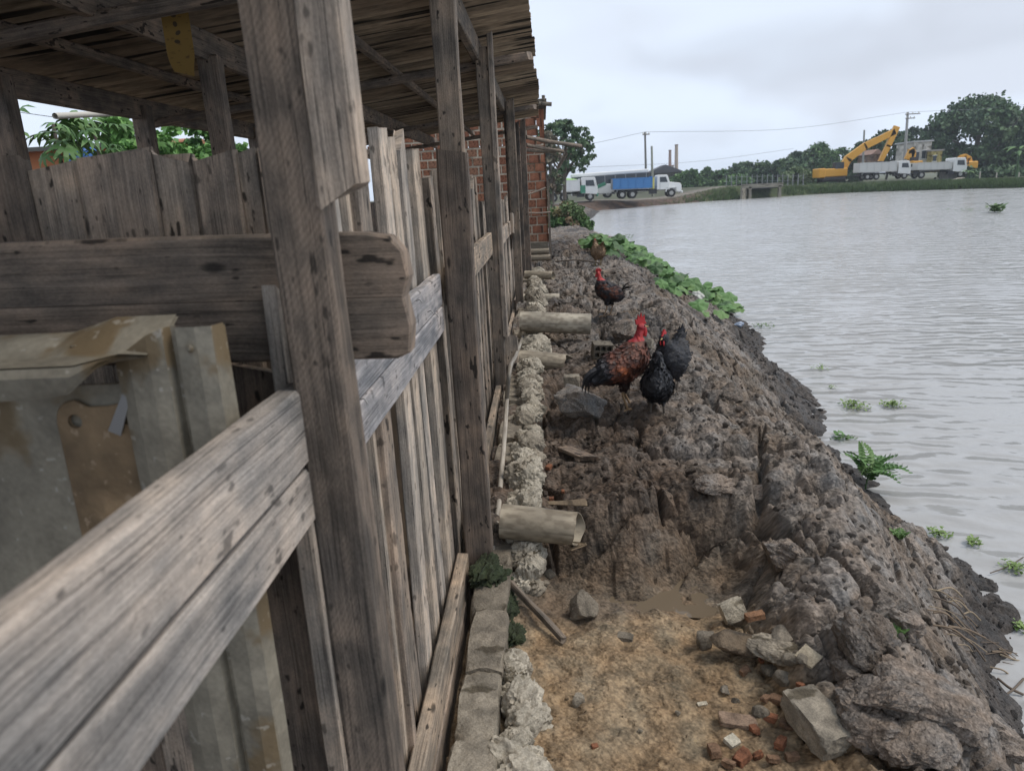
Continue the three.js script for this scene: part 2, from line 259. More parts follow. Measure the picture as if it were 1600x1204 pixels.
// loose crumbs of mud lying on the bank, uncountable
{
  const geos = [0, 1, 2].map(() => rockGeo(1, 0.75, 0.9, { d: 2, cuts: 6, n: 0.3 })), per = 2600;
  geos.forEach((g, gi) => {
    const im = new THREE.InstancedMesh(g, M.crumb, per), m = new THREE.Matrix4(), q = new THREE.Quaternion(), col = new THREE.Color(), c = [0, 0, 0];
    for (let i = 0; i < per; i++) {
      let x, z; do { z = -1.6 - Math.pow(rnd(), 1.7) * 14; x = rr(-0.1, pw(shoreTab, z) - 0.05); } while (pitMask(x, z) > 0.25 && rnd() > 0.06);
      const far = 1 + 0.10 * -z, s = (0.004 + 0.012 * Math.pow(rnd(), 4)) * far * (pitMask(x, z) > 0.3 ? 0.6 : 1), h = ground(x, z);
      q.setFromEuler(new THREE.Euler(rr(0, 6), rr(0, 6), rr(0, 6))); m.compose(V(x, h + s * 0.3, z), q, V(s * rr(0.8, 1.5), s, s * rr(0.8, 1.3))); im.setMatrixAt(i, m);
      groundColor(x, z, h, c); const k = rr(0.85, 1.25); col.setRGB(Math.min(1, c[0] * 1.7 * k), Math.min(1, c[1] * 1.7 * k), Math.min(1, c[2] * 1.7 * k)); im.setColorAt(i, col);
    }
    im.name = numbered('mud_crumbs'); im.castShadow = im.receiveShadow = true; im.userData.kind = 'stuff'; tag(im, 'loose crumbs of dried mud scattered over the bank', 'mud crumbs'); scene.add(im);
  });
}
// ground under and behind the shed, and out to the horizon on the left
struct('yard_ground', (() => { const g = new THREE.PlaneGeometry(60, 110, 60, 90); g.rotateX(-Math.PI / 2); g.translate(-30.33, 0, -45); const p = g.attributes.position; for (let i = 0; i < p.count; i++) p.setY(i, -0.02 + (p.getZ(i) < -20 ? -0.25 : 0) + 0.03 * vn(p.getX(i), p.getZ(i), 3)); g.computeVertexNormals(); return paint(g, 0.14, 0.11, 0.08); })(), groundMat);

// ---------- lake ----------
{
  const waves = []; for (let i = 0; i < 46; i++) { const k = Math.round(Math.pow(rnd(), 0.8) * 34 + 6), a = rr(-0.42, 0.42) + (rnd() < 0.15 ? rr(-1, 1) : 0); waves.push([Math.round(k * Math.sin(a)), Math.round(k * Math.cos(a)), rr(0, 6.28), 1 / Math.pow(k, 1.05) * rr(0.6, 1.2)]); }
  const A = waves.reduce((s, w) => s + w[3], 0);
  const bump = tex(1024, 1024, (u, v) => { let h = 0; const w1 = 0.02 * vn(u * 5, v * 5, 8, 5, 5); for (const w of waves) h += w[3] * Math.sin(6.2831853 * (w[0] * (u + w1) + w[1] * (v + w1 * 0.6)) + w[2]); const pat = 0.6 + 1.1 * fbm(u * 4, v * 4, 3, 9, 4, 4); return 0.5 + 1.35 * pat * h / A + 0.03 * fbm(u * 120, v * 160, 2, 18, 120, 160); }, false);
  const mat = new THREE.MeshPhysicalMaterial({ color: new THREE.Color().setRGB(0.39, 0.39, 0.385), roughness: 0.16, ior: 1.33, specularIntensity: 1, bumpMap: bump, bumpScale: 0.085 });
  const g = new THREE.PlaneGeometry(260, 140, 1, 1); g.rotateX(-Math.PI / 2); g.translate(130.5, WATER, -62); const p = g.attributes.position, uv = g.attributes.uv; for (let i = 0; i < p.count; i++) uv.setXY(i, (p.getX(i) * 0.985 + p.getZ(i) * 0.17) / 7, (p.getZ(i) * 0.985 - p.getX(i) * 0.17) / 7);
  struct('lake_water', g, mat);
  // puddle at the foot of the cut
  const pg = new THREE.CircleGeometry(1, 40), pp = pg.attributes.position; for (let i = 1; i < pp.count; i++) { const a = Math.atan2(pp.getY(i), pp.getX(i)), r = 1 + 0.25 * vn(a * 2 + 5, 1, 5); pp.setXY(i, Math.cos(a) * 0.45 * r, Math.sin(a) * 0.16 * r); }
  pg.rotateX(-Math.PI / 2); pg.translate(0.42, -0.050, -2.81);
  const pud = struct('puddle_water', pg, new THREE.MeshPhysicalMaterial({ color: new THREE.Color().setRGB(0.17, 0.135, 0.095), roughness: 0.03, ior: 1.33 }));
}
// ---------- the wooden shed: posts, rails, slats, partition, roof ----------
const shed = thing('wooden_shed', 'weathered grey plank animal shed with corrugated sheet roof along the bank', 'shed');
const HX = V(1, 0, 0), HZ = V(0, 0, 1), HY = V(0, 1, 0);
const roofY = x => 2.72 + (x + 0.03) * 0.108;
const post = (mat, x, z, w, t, y0, y1, o = {}) => boardBetween('post', shed, mat, [x + (o.l0 ?? 0), y0, z], [x + (o.l1 ?? 0), y1, z + (o.lz ?? 0)], w, t, HZ, { c: 0.006, j: 0.002, bend: o.bend ?? rr(-0.008, 0.008), tw: o.tw ?? 1, wob: o.wob ?? 0.02, end: 0.012, cut: 0.02, n: o.n });
// near post with a shorter board nailed to its side
post(M.post, -0.364, -1.145, 0.084, 0.080, -0.1, 2.66, { l0: 0.014, l1: -0.022, bend: 0.004, tw: 0.3 });
post(M.postPale, -0.300, -1.135, 0.070, 0.065, 1.655, 2.66, { l1: -0.022, bend: 0.003, tw: 0.3 });
// second post: upper timber, rough dark lower timber in front of it
post(M.postMid, -0.335, -2.905, 0.092, 0.07, 0.4, 2.63, { l0: 0.012, l1: 0.005 });
post(M.postDark, -0.328, -2.835, 0.108, 0.06, -0.15, 1.80, { l0: 0.0, l1: 0.0, wob: 0.10, n: 16 });
// third post: doubled
post(M.postMid, -0.372, -5.30, 0.085, 0.08, -0.1, 2.58);
post(M.postPale, -0.312, -5.30, 0.038, 0.10, 0.62, 2.66);
// fourth, fifth, sixth, and two behind the viewer
post(M.postMid, -0.322, -8.50, 0.090, 0.08, -0.1, 2.60); post(M.postDark, -0.385, -8.62, 0.03, 0.09, 1.0, 2.62);
post(M.postDark, -0.245, -10.9, 0.080, 0.08, 0, 2.60); post(M.postDark, -0.34, -11.3, 0.07, 0.08, 0, 2.60); post(M.postMid, -0.36, 0.9, 0.09, 0.09, -0.1, 2.66);
// rails
const rail = (mat, x, y, h, t, z0, z1, o = {}) => boardBetween(o.name ?? 'rail', shed, mat, [x + (o.dx ?? 0), y + (o.dy ?? 0), z0], [x, y, z1], h, t, HX, { c: 0.005, j: 0.002, cut: o.cut ?? 0.01, bend: o.bend ?? 0, tw: 0.4, end: 0.006 });
rail(M.rail, -0.418, 1.300, 0.124, 0.040, 0.6, -1.16, { dy: 0.012 }); rail(M.rail, -0.418, 1.182, 0.092, 0.038, 0.6, -1.18, { dy: 0.010 });   // split lengthwise
rail(M.railBlue, -0.419, 1.300, 0.120, 0.034, -1.165, -2.80); rail(M.railBlue, -0.418, 1.187, 0.098, 0.034, -1.185, -2.80);
rail(M.railWarm, -0.398, 0.115, 0.150, 0.045, -0.6, -2.80, { dy: -0.01 });
rail(M.board2, -0.385, 0.03, 0.10, 0.03, -1.2, -2.6);
rail(M.railWarm, -0.385, 1.300, 0.150, 0.035, -2.88, -5.24); rail(M.railWarm, -0.385, 0.20, 0.14, 0.04, -3.0, -5.24, { dy: -0.03 });
rail(M.board, -0.39, 1.255, 0.14, 0.035, -5.36, -8.44); rail(M.board, -0.39, 0.25, 0.14, 0.035, -5.36, -8.44);
rail(M.board2, -0.37, 1.18, 0.13, 0.035, -8.56, -10.8); rail(M.board2, -0.37, 0.35, 0.13, 0.035, -8.56, -10.8);
// slats, every one by itself; a few shared shapes
const slatGeo = [0, 1, 2, 3, 4, 5].map(i => board([0.100, 0.092, 0.106, 0.098, 0.088, 0.102][i], 0.033, 1.7, { c: 0.004, j: 0.002, cut: 0.03, end: 0.008, bend: rr(-0.012, 0.012) }));
function slat(z, top, y0 = 0.04, x = -0.452, mi = -1) { const m = part('slat', slatGeo[Math.floor(rnd() * 6)], M.slat[mi < 0 ? Math.floor(rnd() * 4) : mi], shed); const a = V(x, y0, z + rr(-0.012, 0.012)), b = V(x + rr(-0.012, 0.012), top, z + rr(-0.02, 0.02)); const L = beam(m, a, b, HX); m.scale.y = L / 1.7; return m; }
[-1.25, -1.38, -1.53, -1.71, -1.90, -2.10, -2.30, -2.49, -2.67, -2.77].forEach((z, i) => slat(z, [1.5, 1.66, 1.82, 1.83, 1.79, 1.83, 1.82, 1.83, 1.80, 1.81][i], 0.04, -0.452, [2, 0, 2, 0, 3, 2, 0, 2, 0, 1][i]));
for (let z = -3.02; z > -5.2; z -= 0.205) slat(z, 1.72 + rr(-0.03, 0.04), 0.05);
for (let z = -5.42; z > -8.4; z -= 0.195) slat(z, 1.55 + rr(-0.02, 0.03), 0.1);
for (let z = -8.65; z > -10.8; z -= 0.2) slat(z, 1.55 + rr(-0.04, 0.05), 0.1);
// little plates and cleats nailed on
boardBetween('cleat', shed, M.board, [-0.29, 0.62, -5.36], [-0.29, 0.40, -5.36], 0.11, 0.025, HZ); boardBetween('cleat', shed, M.postPale, [-0.335, 1.42, -7.9], [-0.335, 1.22, -7.9], 0.22, 0.03, HX);
// nails: bent heads on the pale rail
for (const [px, py] of [[560, 625], [668, 487], [676, 492], [650, 470]]) { const p = onX(px, py, -0.40); const m = part('nail', tube([[0, 0, 0], [0.012, 0.003, 0.002], [0.02, -0.006, 0.006]], 0.0016, 5), M.steel, shed); m.position.copy(p); }
// thick plank across the pen with a worn round end, split along its middle
{
  const up = extr([[-1.25, 0.002], [-0.246, 0.002], [-0.236, 0.035], [-0.243, 0.075], [-0.262, 0.098], [-0.30, 0.105], [-0.7, 0.108], [-1.25, 0.106]], 0.045, 0.004), lo = extr([[-1.25, -0.103], [-0.262, -0.103], [-0.242, -0.094], [-0.237, -0.05], [-0.246, -0.002], [-1.25, -0.003]], 0.045, 0.004);
  for (const g of [up, lo]) { const uv = g.attributes.uv, p = g.attributes.position; for (let i = 0; i < p.count; i++) uv.setXY(i, (p.getY(i) + p.getZ(i)) / 0.32 + (g === up ? 0.1 : 0.62), p.getX(i) / 1.28); }
  const m = part('plank', mg([up, lo]), M.plank, shed); m.position.set(0, 1.481, -1.285); m.rotation.z = -0.018;
}
// partition of upright boards behind the plank
const parts = [[-60, 42, 250, 2], [30, 121, 262, 0], [122, 238, 243, 1], [240, 302, 246, 0], [303, 372, 247, 1], [366, 404, 240, 0], [406, 470, 246, 0], [470, 560, 250, 1]];
parts.forEach(([a, b, t, k], i) => { const z = -1.70 - 0.012 * (i % 2), A = onZ(a, t, z), B = onZ(b, t, z), x = (A.x + B.x) / 2; boardBetween('partition_board', shed, [M.board, M.board2, M.plank][k], [x - 0.02 * (i === 3), 0, z], [x, A.y, z], (B.x - A.x) * 0.985, 0.03, HZ, { c: 0.004, end: 0.012, cut: 0.015, bend: 0 }); });
for (let i = 0; i < 8; i++) boardBetween('partition_board', shed, M.board2, [-1.42 - i * 0.17, 0, -1.70], [-1.42 - i * 0.17, 1.72 + rr(-0.04, 0.04), -1.70], 0.165, 0.03, HZ, { bend: 0 });
boardBetween('partition_rail', shed, M.plank, [-2.7, 1.0, -1.66], [-0.48, 1.0, -1.66], 0.12, 0.03, HZ);
// dark upright boards under the plank, inside the pen
boardBetween('upright_board', shed, M.dark, [-0.545, 0, -1.30], [-0.545, 1.36, -1.30], 0.11, 0.03, HZ); boardBetween('upright_board', shed, M.black, [-0.665, 0, -1.34], [-0.665, 1.36, -1.34], 0.12, 0.03, HZ);
boardBetween('upright_board', shed, M.board, [-0.74, 0, -1.20], [-0.74, 1.25, -1.20], 0.10, 0.03, HZ); boardBetween('upright_board', shed, M.plank, [-0.87, 0, -1.22], [-0.87, 1.25, -1.22], 0.13, 0.03, HZ); boardBetween('upright_board', shed, M.board2, [-1.01, 0, -1.2], [-1.01, 1.25, -1.2], 0.13, 0.03, HZ);
// inner posts, long beams, cross rafters
for (const [px, py, x, w] of [[343, 200, -1.65, 0.10]]) { const p = onX(px, py, x); post(M.dark, x, p.z, w, 0.09, 0, roofY(x) - 0.16); }
for (const [px, py, w] of [[225, 200, 0.11], [8, 200, 0.13], [-160, 160, 0.12], [398, 225, 0.09], [455, 235, 0.08]]) { const p = onX(px, py, -2.70); post(M.dark, -2.70, p.z, w, 0.09, 0, roofY(-2.7) - 0.10); }
for (const x of [-0.40, -1.65, -2.70]) boardBetween('roof_beam', shed, x === -0.40 ? M.postMid : M.dark, [x - 0.02, roofY(x) - 0.115, 1.3], [x, roofY(x) - 0.115, -12.1], 0.14, 0.055, HX, { n: 20, bend: 0 });
for (const x of [-1.05, -2.2]) boardBetween('roof_beam', shed, M.dark, [x, roofY(x) - 0.075, 1.3], [x, roofY(x) - 0.075, -12.1], 0.05, 0.05, HX, { n: 20, bend: 0 });
for (const z of [-2.98, -5.4, -8.6, -11.3]) boardBetween('rafter', shed, M.dark, [-0.05, roofY(-0.05) - 0.19, z], [-2.8, roofY(-2.8) - 0.19, z], 0.07, 0.05, HY, { bend: 0 });
// closed boarding along the far side and end of the pen, under the open strip
for (let i = 0; i < 36; i++) { const z = 0.9 - i * 0.365; boardBetween('back_board', shed, i % 3 ? M.dark : M.plank, [-2.62, 0, z], [-2.62, 1.55 + rr(-0.05, 0.05), z], 0.33, 0.025, HX, { n: 4, bend: 0 }); }
for (let i = 0; i < 7; i++) boardBetween('end_board', shed, M.dark, [-0.65 - i * 0.3, 0, -11.8], [-0.65 - i * 0.3, 1.5, -11.8], 0.28, 0.025, HZ, { n: 4, bend: 0 });
// corrugated roof: each sheet a piece of the roof
const roofTex = tex(512, 1024, (u, v) => { const b = 0.62 + 0.3 * fbm(u * 5, v * 14, 4, 611, 5, 14) + 0.1 * fbm(u * 60, v * 120, 2, 613, 60, 120); const st = sm(0.12, 0.4, fbm(u * 3, v * 22, 4, 617, 3, 22)); const k = 1 - 0.75 * st; return [b * k, b * k * 0.94, b * k * 0.86]; });
const roofMats = [[0.85, 0.76, 0.65], [0.68, 0.60, 0.52], [0.95, 0.87, 0.76], [0.50, 0.44, 0.38]].map(c => std(c, { map: roofTex, bumpMap: soilBump, bumpScale: 0.003, roughness: 0.95 }));
const roof = new THREE.Group(); roof.name = 'roof'; shed.add(roof);
function sheetGeo(len, wid) {
  const nw = 10, per = 8, N = nw * per, S = 4, th = 0.006, pos = [], uv = [], idx = [], uo = rnd(), vo = rnd();
  for (const side of [0, 1]) for (let s = 0; s <= S; s++) for (let i = 0; i <= N; i++) { const x = -len * s / S + (s === 0 ? 0.004 * vn(i * 0.6, 3, 5) : 0), z = -wid / 2 + wid * i / N; pos.push(x, 0.009 * Math.sin(i / per * Math.PI * 2) + (side ? th : 0) - 0.010 * Math.sin(s / S * Math.PI), z); uv.push(x / 2.4 + uo, z / 1.1 + vo); }
  const R = N + 1, B = (S + 1) * R;
  for (let s = 0; s < S; s++) for (let i = 0; i < N; i++) { const a = s * R + i; idx.push(a, a + R, a + 1, a + 1, a + R, a + R + 1); const b = a + B; idx.push(b, b + 1, b + R, b + 1, b + R + 1, b + R); }
  for (let i = 0; i < N; i++) { idx.push(i, i + 1, B + i, i + 1, B + i + 1, B + i); const q = S * R + i; idx.push(q, B + q, q + 1, q + 1, B + q, B + q + 1); }
  for (let s = 0; s < S; s++) { const a = s * R, e = a + N; idx.push(a, B + a, a + R, a + R, B + a, B + a + R); idx.push(e, e + R, B + e, e + R, B + e + R, B + e); }
  const g = new THREE.BufferGeometry(); g.setAttribute('position', new THREE.Float32BufferAttribute(pos, 3)); g.setAttribute('uv', new THREE.Float32BufferAttribute(uv, 2)); g.setIndex(idx); return toCreasedNormals(g, 0.7);
}
const sheetG = [sheetGeo(2.92, 0.80), sheetGeo(2.96, 0.80), sheetGeo(2.90, 0.80)];
for (let i = 0; i < 18; i++) { const z = 1.1 - i * 0.735, m = part('roof_sheet', sheetG[i % 3], roofMats[[0, 2, 1, 2, 3, 0, 2, 1, 0][i % 9]], roof); m.position.set(-0.03 + rr(-0.012, 0.016) + (i > 12 ? 0.02 : 0), 2.722 + (i % 2) * 0.009 + rr(0, 0.002), z); m.rotation.set(rr(-0.002, 0.002), rr(-0.004, 0.004), 0.1075); }

// ---------- rusty sheet-metal panel standing in the pen ----------
const galvT = tex(512, 512, (u, v) => { const b = 0.66 + 0.16 * fbm(u * 6, v * 6, 5, 711, 6, 6) + 0.06 * fbm(u * 70, v * 70, 2, 713, 70, 70); const r = sm(0.16, 0.40, fbm(u * 4, v * 4, 5, 717, 4, 4)), sp = sm(0.42, 0.6, fbm(u * 30, v * 30, 3, 719, 30, 30)); let c = [b * 0.97, b * 0.95, b * 0.90]; c = [lerp(c[0], 0.56, r), lerp(c[1], 0.50, r), lerp(c[2], 0.41, r)]; return c.map(q => lerp(q, 0.85, sp * 0.6)); });
const rustT = tex(512, 512, (u, v) => { const n = fbm(u * 5, v * 5, 5, 731, 5, 5), sp = sm(0.30, 0.5, fbm(u * 26, v * 26, 3, 733, 26, 26) + 0.25 * n); const b = 0.60 + 0.3 * n; return [lerp(b * 1.0, 0.80, sp * 0.7), lerp(b * 0.89, 0.74, sp * 0.7), lerp(b * 0.73, 0.66, sp * 0.7)]; });
M.galv = std([0.72, 0.69, 0.62], { map: galvT, metalness: 0.25, roughness: 0.62, bumpMap: soilBump, bumpScale: 0.0015 }); M.rust = std([0.72, 0.66, 0.60], { map: rustT, metalness: 0.15, roughness: 0.75, bumpMap: soilBump, bumpScale: 0.002 });
const boxUV = (g, s) => { g = ni(g); g.computeVertexNormals(); const p = g.attributes.position, n = g.attributes.normal, uv = g.attributes.uv; for (let i = 0; i < p.count; i++) { const ax = Math.abs(n.getX(i)), ay = Math.abs(n.getY(i)), az = Math.abs(n.getZ(i)); uv.setXY(i, (ax > ay && ax > az ? p.getZ(i) : p.getX(i)) / s, (ay > ax && ay > az ? p.getZ(i) : p.getY(i)) / s); } return g; };
{
  const pn = thing('metal_panel', 'old galvanised sheet metal panel with folded lip and rusty two-holed plate', 'metal panel', [-0.6, 0, -1.05]);
  part('sheet', boxUV(box(0.60, 0.52, 0.006, -0.28, 1.14, 0), 0.5), M.galv, pn);
  const s = new THREE.Shape(); s.moveTo(-0.15, 0.98); s.lineTo(-0.15, 1.345); s.quadraticCurveTo(-0.148, 1.375, -0.12, 1.378); s.lineTo(-0.10, 1.366); s.lineTo(-0.07, 1.366); s.lineTo(-0.03, 1.374); s.quadraticCurveTo(-0.012, 1.37, -0.012, 1.33); s.lineTo(-0.02, 0.98); s.closePath();
  for (const x of [-0.122, -0.036]) { const h = new THREE.Path(); h.absarc(x, 1.347, 0.011, 0, 6.3, true); s.holes.push(h); }
  const pg = new THREE.ExtrudeGeometry(s, { depth: 0.004, bevelEnabled: true, bevelSize: 0.002, bevelThickness: 0.002, bevelSegments: 1 }); part('plate', boxUV(pg.translate(0, 0, 0.008), 0.4), M.rust, pn);
  part('hasp', place(boxUV(extr([[-0.011, -0.03], [0.009, -0.03], [0.007, 0.032], [-0.006, 0.035]], 0.003), 0.3), -0.045, 1.355, 0.020, 0, 0, -0.45), M.steel, pn);
  // folded top lip: sloping shelf with a turned-down, torn front edge
  const lip = (P, mat, nm) => { const pos = [], n = P[0].length; for (let r = 0; r < P.length - 1; r++) for (let i = 0; i < n - 1; i++) { const a = P[r][i], b = P[r][i + 1], c = P[r + 1][i], d = P[r + 1][i + 1]; pos.push(...a, ...c, ...b, ...b, ...c, ...d); } const g = new THREE.BufferGeometry(); g.setAttribute('position', new THREE.Float32BufferAttribute(pos, 3)); g.setAttribute('uv', new THREE.Float32BufferAttribute(new Float32Array(pos.length / 3 * 2), 2)); const back = g.clone(); back.translate(0.001, -0.004, -0.003); const q = back.attributes.position.array; for (let i = 0; i < q.length; i += 9) for (let k = 0; k < 3; k++) { const t = q[i + 3 + k]; q[i + 3 + k] = q[i + 6 + k]; q[i + 6 + k] = t; } return part(nm, boxUV(mg([g, back]), 0.45), mat, pn); };
  const xs = [-0.58, -0.42, -0.30, -0.22, -0.13, -0.06, 0.035];
  lip([xs.map((x, i) => [x, 1.475 + 0.02 * (i > 4), -0.04]), xs.map((x, i) => [x, 1.47 - 0.006 * Math.sin(i * 2), 0.0]), xs.map((x, i) => [Math.min(x, 0.02), 1.452 + 0.004 * Math.sin(i * 3), 0.035]), xs.map((x, i) => [Math.min(x, 0.01 - 0.0), 1.448 + (i > 5 ? 0.014 : 0), 0.085])], M.galv, 'lip');
  lip([xs.map((x, i) => [Math.min(x, 0.01), 1.446 + (i > 5 ? 0.014 : 0), 0.086]), xs.map((x, i) => [Math.min(x, -0.015), 1.434 + (i > 5 ? 0.02 : 0), 0.094]), xs.map((x, i) => [Math.min(x, -0.075), 1.405 + (i > 4 ? 0.006 : 0), 0.088])], M.galv, 'lip_edge');
  // ribbed upright strip
  const prof = [[-0.03, 0.02], [-0.012, 0.03], [0.02, 0.034], [0.045, 0.03], [0.05, 0.012], [0.058, 0.012], [0.064, 0.03], [0.095, 0.034], [0.118, 0.028], [0.124, 0.0]];
  const rows = []; for (let i = 0; i <= 10; i++) { const y = 1.486 - i * 0.135; rows.push(prof.map(([x, z], k) => [x + (i === 0 ? 0.0 : 0) - (k === 0 ? 0.014 * Math.abs(vn(i * 3.3, 1, 4)) : 0), y - (i === 0 && k < 3 ? 0.05 - k * 0.02 : 0), z + 0.002 * vn(i, k, 9)])); }
  lip(rows, M.galv, 'ribbed_strip');
  for (const [x, y, z] of [[-0.1, 1.462, 0.012], [0.085, 1.455, 0.035], [0.09, 0.62, 0.035], [-0.34, 1.462, 0.012]]) part('rivet', place(new THREE.SphereGeometry(0.006, 10, 6).scale(1, 0.4, 1), x, y, z, z > 0.03 ? 1.57 : 0), M.galv, pn);
}
// orange plastic bucket seen through the gap, inside the pen
{ const b = thing('plastic_bucket', 'orange plastic bucket glimpsed inside the pen behind the near post', 'bucket', [-0.555, 0, -1.50]); const om = std([0.62, 0.27, 0.05], { roughness: 0.5 }); part('body', new THREE.LatheGeometry([[0, 0.0], [0.10, 0], [0.125, 0.62], [0.132, 0.62], [0.132, 0.635], [0.118, 0.635], [0.095, 0.01], [0, 0.01]].map(p => new THREE.Vector2(...p)), 24), om, b); part('handle', new THREE.TorusGeometry(0.125, 0.004, 6, 20, Math.PI).rotateX(1.2).translate(0, 0.6, 0), M.steel, b); }
// yellow strap hanging from the roof
{
  const p = onX(270, 6, -1.45), cv = document.createElement('canvas'); cv.width = 64; cv.height = 256; const c = cv.getContext('2d'); c.fillStyle = '#7d6226'; c.fillRect(0, 0, 64, 256); c.fillStyle = '#3a2c14'; for (let i = 0; i < 6; i++) { c.beginPath(); c.ellipse(30 + 3 * Math.sin(i * 2), 60 + i * 22, 5, 7, i, 0, 7); c.fill(); } c.fillStyle = 'rgba(60,40,10,0.35)'; for (let i = 0; i < 60; i++) c.fillRect(rnd() * 64, rnd() * 256, 2 + rnd() * 8, 1 + rnd() * 4);
  const t = new THREE.CanvasTexture(cv); t.colorSpace = THREE.SRGBColorSpace; const g = new THREE.BoxGeometry(0.105, 0.36, 0.002, 6, 14, 1), q = g.attributes.position; for (let i = 0; i < q.count; i++) { const y = q.getY(i), x = q.getX(i); q.setZ(i, q.getZ(i) + 0.03 * Math.sin(y * 9) + 0.25 * x * x); q.setX(i, x * (1 - 0.35 * sm(-0.1, -0.2, y)) + 0.02 * Math.sin(y * 6)); if (y < -0.17) q.setY(i, y - x * 0.25); } g.computeVertexNormals();
  const m = solo('packing_strap', g, std(0xffffff, { map: t, roughness: 0.7 }), 'dirty yellow strap hanging from the roof beam', 'strap'); m.position.set(p.x, roofY(p.x) - 0.20, p.z); m.rotation.y = 0.35; m.rotation.z = 0.1;
}
// ---------- footing wall: blocks on edge with spilled mortar ----------
const wallTop = z => pw([[-12, 0.42], [-8, 0.36], [-5, 0.26], [-3.3, 0.16], [-2.4, 0.115], [0, 0.10]], z);
{
  const w = thing('footing_wall', 'low concrete block footing with rough spilled mortar under the shed wall', 'wall');
  const bg = [0, 1, 2, 3].map(() => rockGeo(0.115, 0.16, 0.285, { boxy: 1, cuts: 3, cmin: 0.8, n: 0.05, n2: 0.05, d: 7 }));
  for (let z = 0.2, i = 0; z > -11.5; z -= 0.335, i++) { const m = part('block', bg[i % 4], i === 8 || i === 9 ? M.concDark : [M.conc, M.stone, M.conc][i % 3], w); m.position.set(-0.265 + rr(-0.008, 0.008), wallTop(z - 0.16) - 0.09 + rr(-0.012, 0.012), z - 0.16); m.rotation.set(rr(-0.04, 0.04), rr(-0.04, 0.04) + (i % 2 ? Math.PI : 0), rr(-0.04, 0.04)); }
  const lumps = [0, 1, 2, 3].map(() => rockGeo(0.055, 0.05, 0.06, { cuts: 3, cmin: 0.8, n: 0.22, n2: 0.24, d: 9 }));
  for (let z = -1.45, i = 0; z > -11.6; z -= z > -6 ? 0.10 : 0.24, i++) { if (z < -2.16 && z > -2.78) continue; for (let k = 0; k < (z > -6 ? 4 : 2); k++) { const m = part('mortar', lumps[(i + k) % 4], [M.mortar, M.mortar, M.conc, M.mortar][(i * 3 + k) % 4], w); const gy = ground(-0.1, z); m.position.set(-0.155 + rr(-0.03, 0.05), lerp(gy - 0.01, Math.max(gy + 0.05, wallTop(z) - 0.03), rnd()), z + rr(-0.05, 0.05)); m.rotation.set(rr(0, 6), rr(0, 6), rr(0, 6)); m.scale.setScalar(rr(0.65, 1.35) * (z > -6 ? 1 : 1.7)); } }
  // moss on the block under the second post
  const mossM = rockM([0.045, 0.062, 0.028], { map: soilMap });
  for (const [x, y, z, s] of [[-0.30, 0.155, -2.70, 0.06], [-0.25, 0.12, -2.72, 0.055], [-0.21, 0.05, -2.62, 0.05], [-0.18, 0.04, -2.42, 0.04], [-0.17, 0.10, -3.75, 0.07], [-0.13, 0.08, -3.9, 0.06]]) { const m = part('moss', rockGeo(s * 1.0, s * 0.8, s * 1.6, { d: 9, cuts: 2, n: 0.5, n2: 0.7 }), mossM, w); m.position.set(x, y, z); }
}
// ---------- drain pipes sticking out of the footing ----------
const pipeT = tex(256, 256, (u, v) => { const b = 0.78 + 0.2 * fbm(u * 6, v * 4, 4, 811, 6, 4); const d = sm(-0.25, 0.45, fbm(u * 20, v * 12, 5, 813, 20, 12) + 0.35 * fbm(u * 3, v * 3, 2, 815, 3, 3)); return [lerp(b, 0.42, d * 0.42), lerp(b * 0.975, 0.385, d * 0.42), lerp(b * 0.92, 0.34, d * 0.42)]; });
const pipeM = c => std(c, { map: pipeT, roughness: 0.6 });
const pm = [pipeM([0.72, 0.69, 0.63]), pipeM([0.62, 0.57, 0.49]), pipeM([0.50, 0.45, 0.38])];
function pipeGeo(r, L, jag = 0, crush = 0) {       // open pipe along +x, wall thickness, optional broken mouth
  const n = 36, S = 10, pos = [], uv = [], idx = [];
  const ends = []; for (let i = 0; i <= n; i++) { const a = (i % n) / n; ends.push(L - jag * (0.55 + 0.45 * Math.sin(a * 6.28 * 1 + 1.2) + 0.35 * vn(a * 9 + 3, 4, 6, 9, 0))); }
  for (const rad of [r, r * 0.92]) for (let s = 0; s <= S; s++) for (let i = 0; i <= n; i++) { const a = (i % n) / n * Math.PI * 2, x = ends[i] * s / S, k = 1 - crush * sm(0.4, 1, s / S); pos.push(x, Math.sin(a) * rad * k, Math.cos(a) * rad * (1 + crush * 0.4 * sm(0.4, 1, s / S))); uv.push(i / n * 1.2, x / 0.5); }
  const R = n + 1, B = (S + 1) * R;
  for (let s = 0; s < S; s++) for (let i = 0; i < n; i++) { const a = s * R + i; idx.push(a, a + 1, a + R, a + 1, a + R + 1, a + R); const b = a + B; idx.push(b, b + R, b + 1, b + 1, b + R, b + R + 1); }
  for (let i = 0; i < n; i++) { const q = S * R + i; idx.push(q, q + 1, B + q, q + 1, B + q + 1, B + q); }
  const g = new THREE.BufferGeometry(); g.setAttribute('position', new THREE.Float32BufferAttribute(pos, 3)); g.setAttribute('uv', new THREE.Float32BufferAttribute(uv, 2)); g.setIndex(idx); return toCreasedNormals(g, 0.8);
}
function pipe(a, b, r, mat, jag, crush, label) { const m = solo('drain_pipe', pipeGeo(r, a.distanceTo(b), jag, crush), mat, label, 'pipe', 'drain pipes jutting from the footing'); m.position.copy(a); m.quaternion.setFromUnitVectors(V(1, 0, 0), b.clone().sub(a).normalize()); return m; }
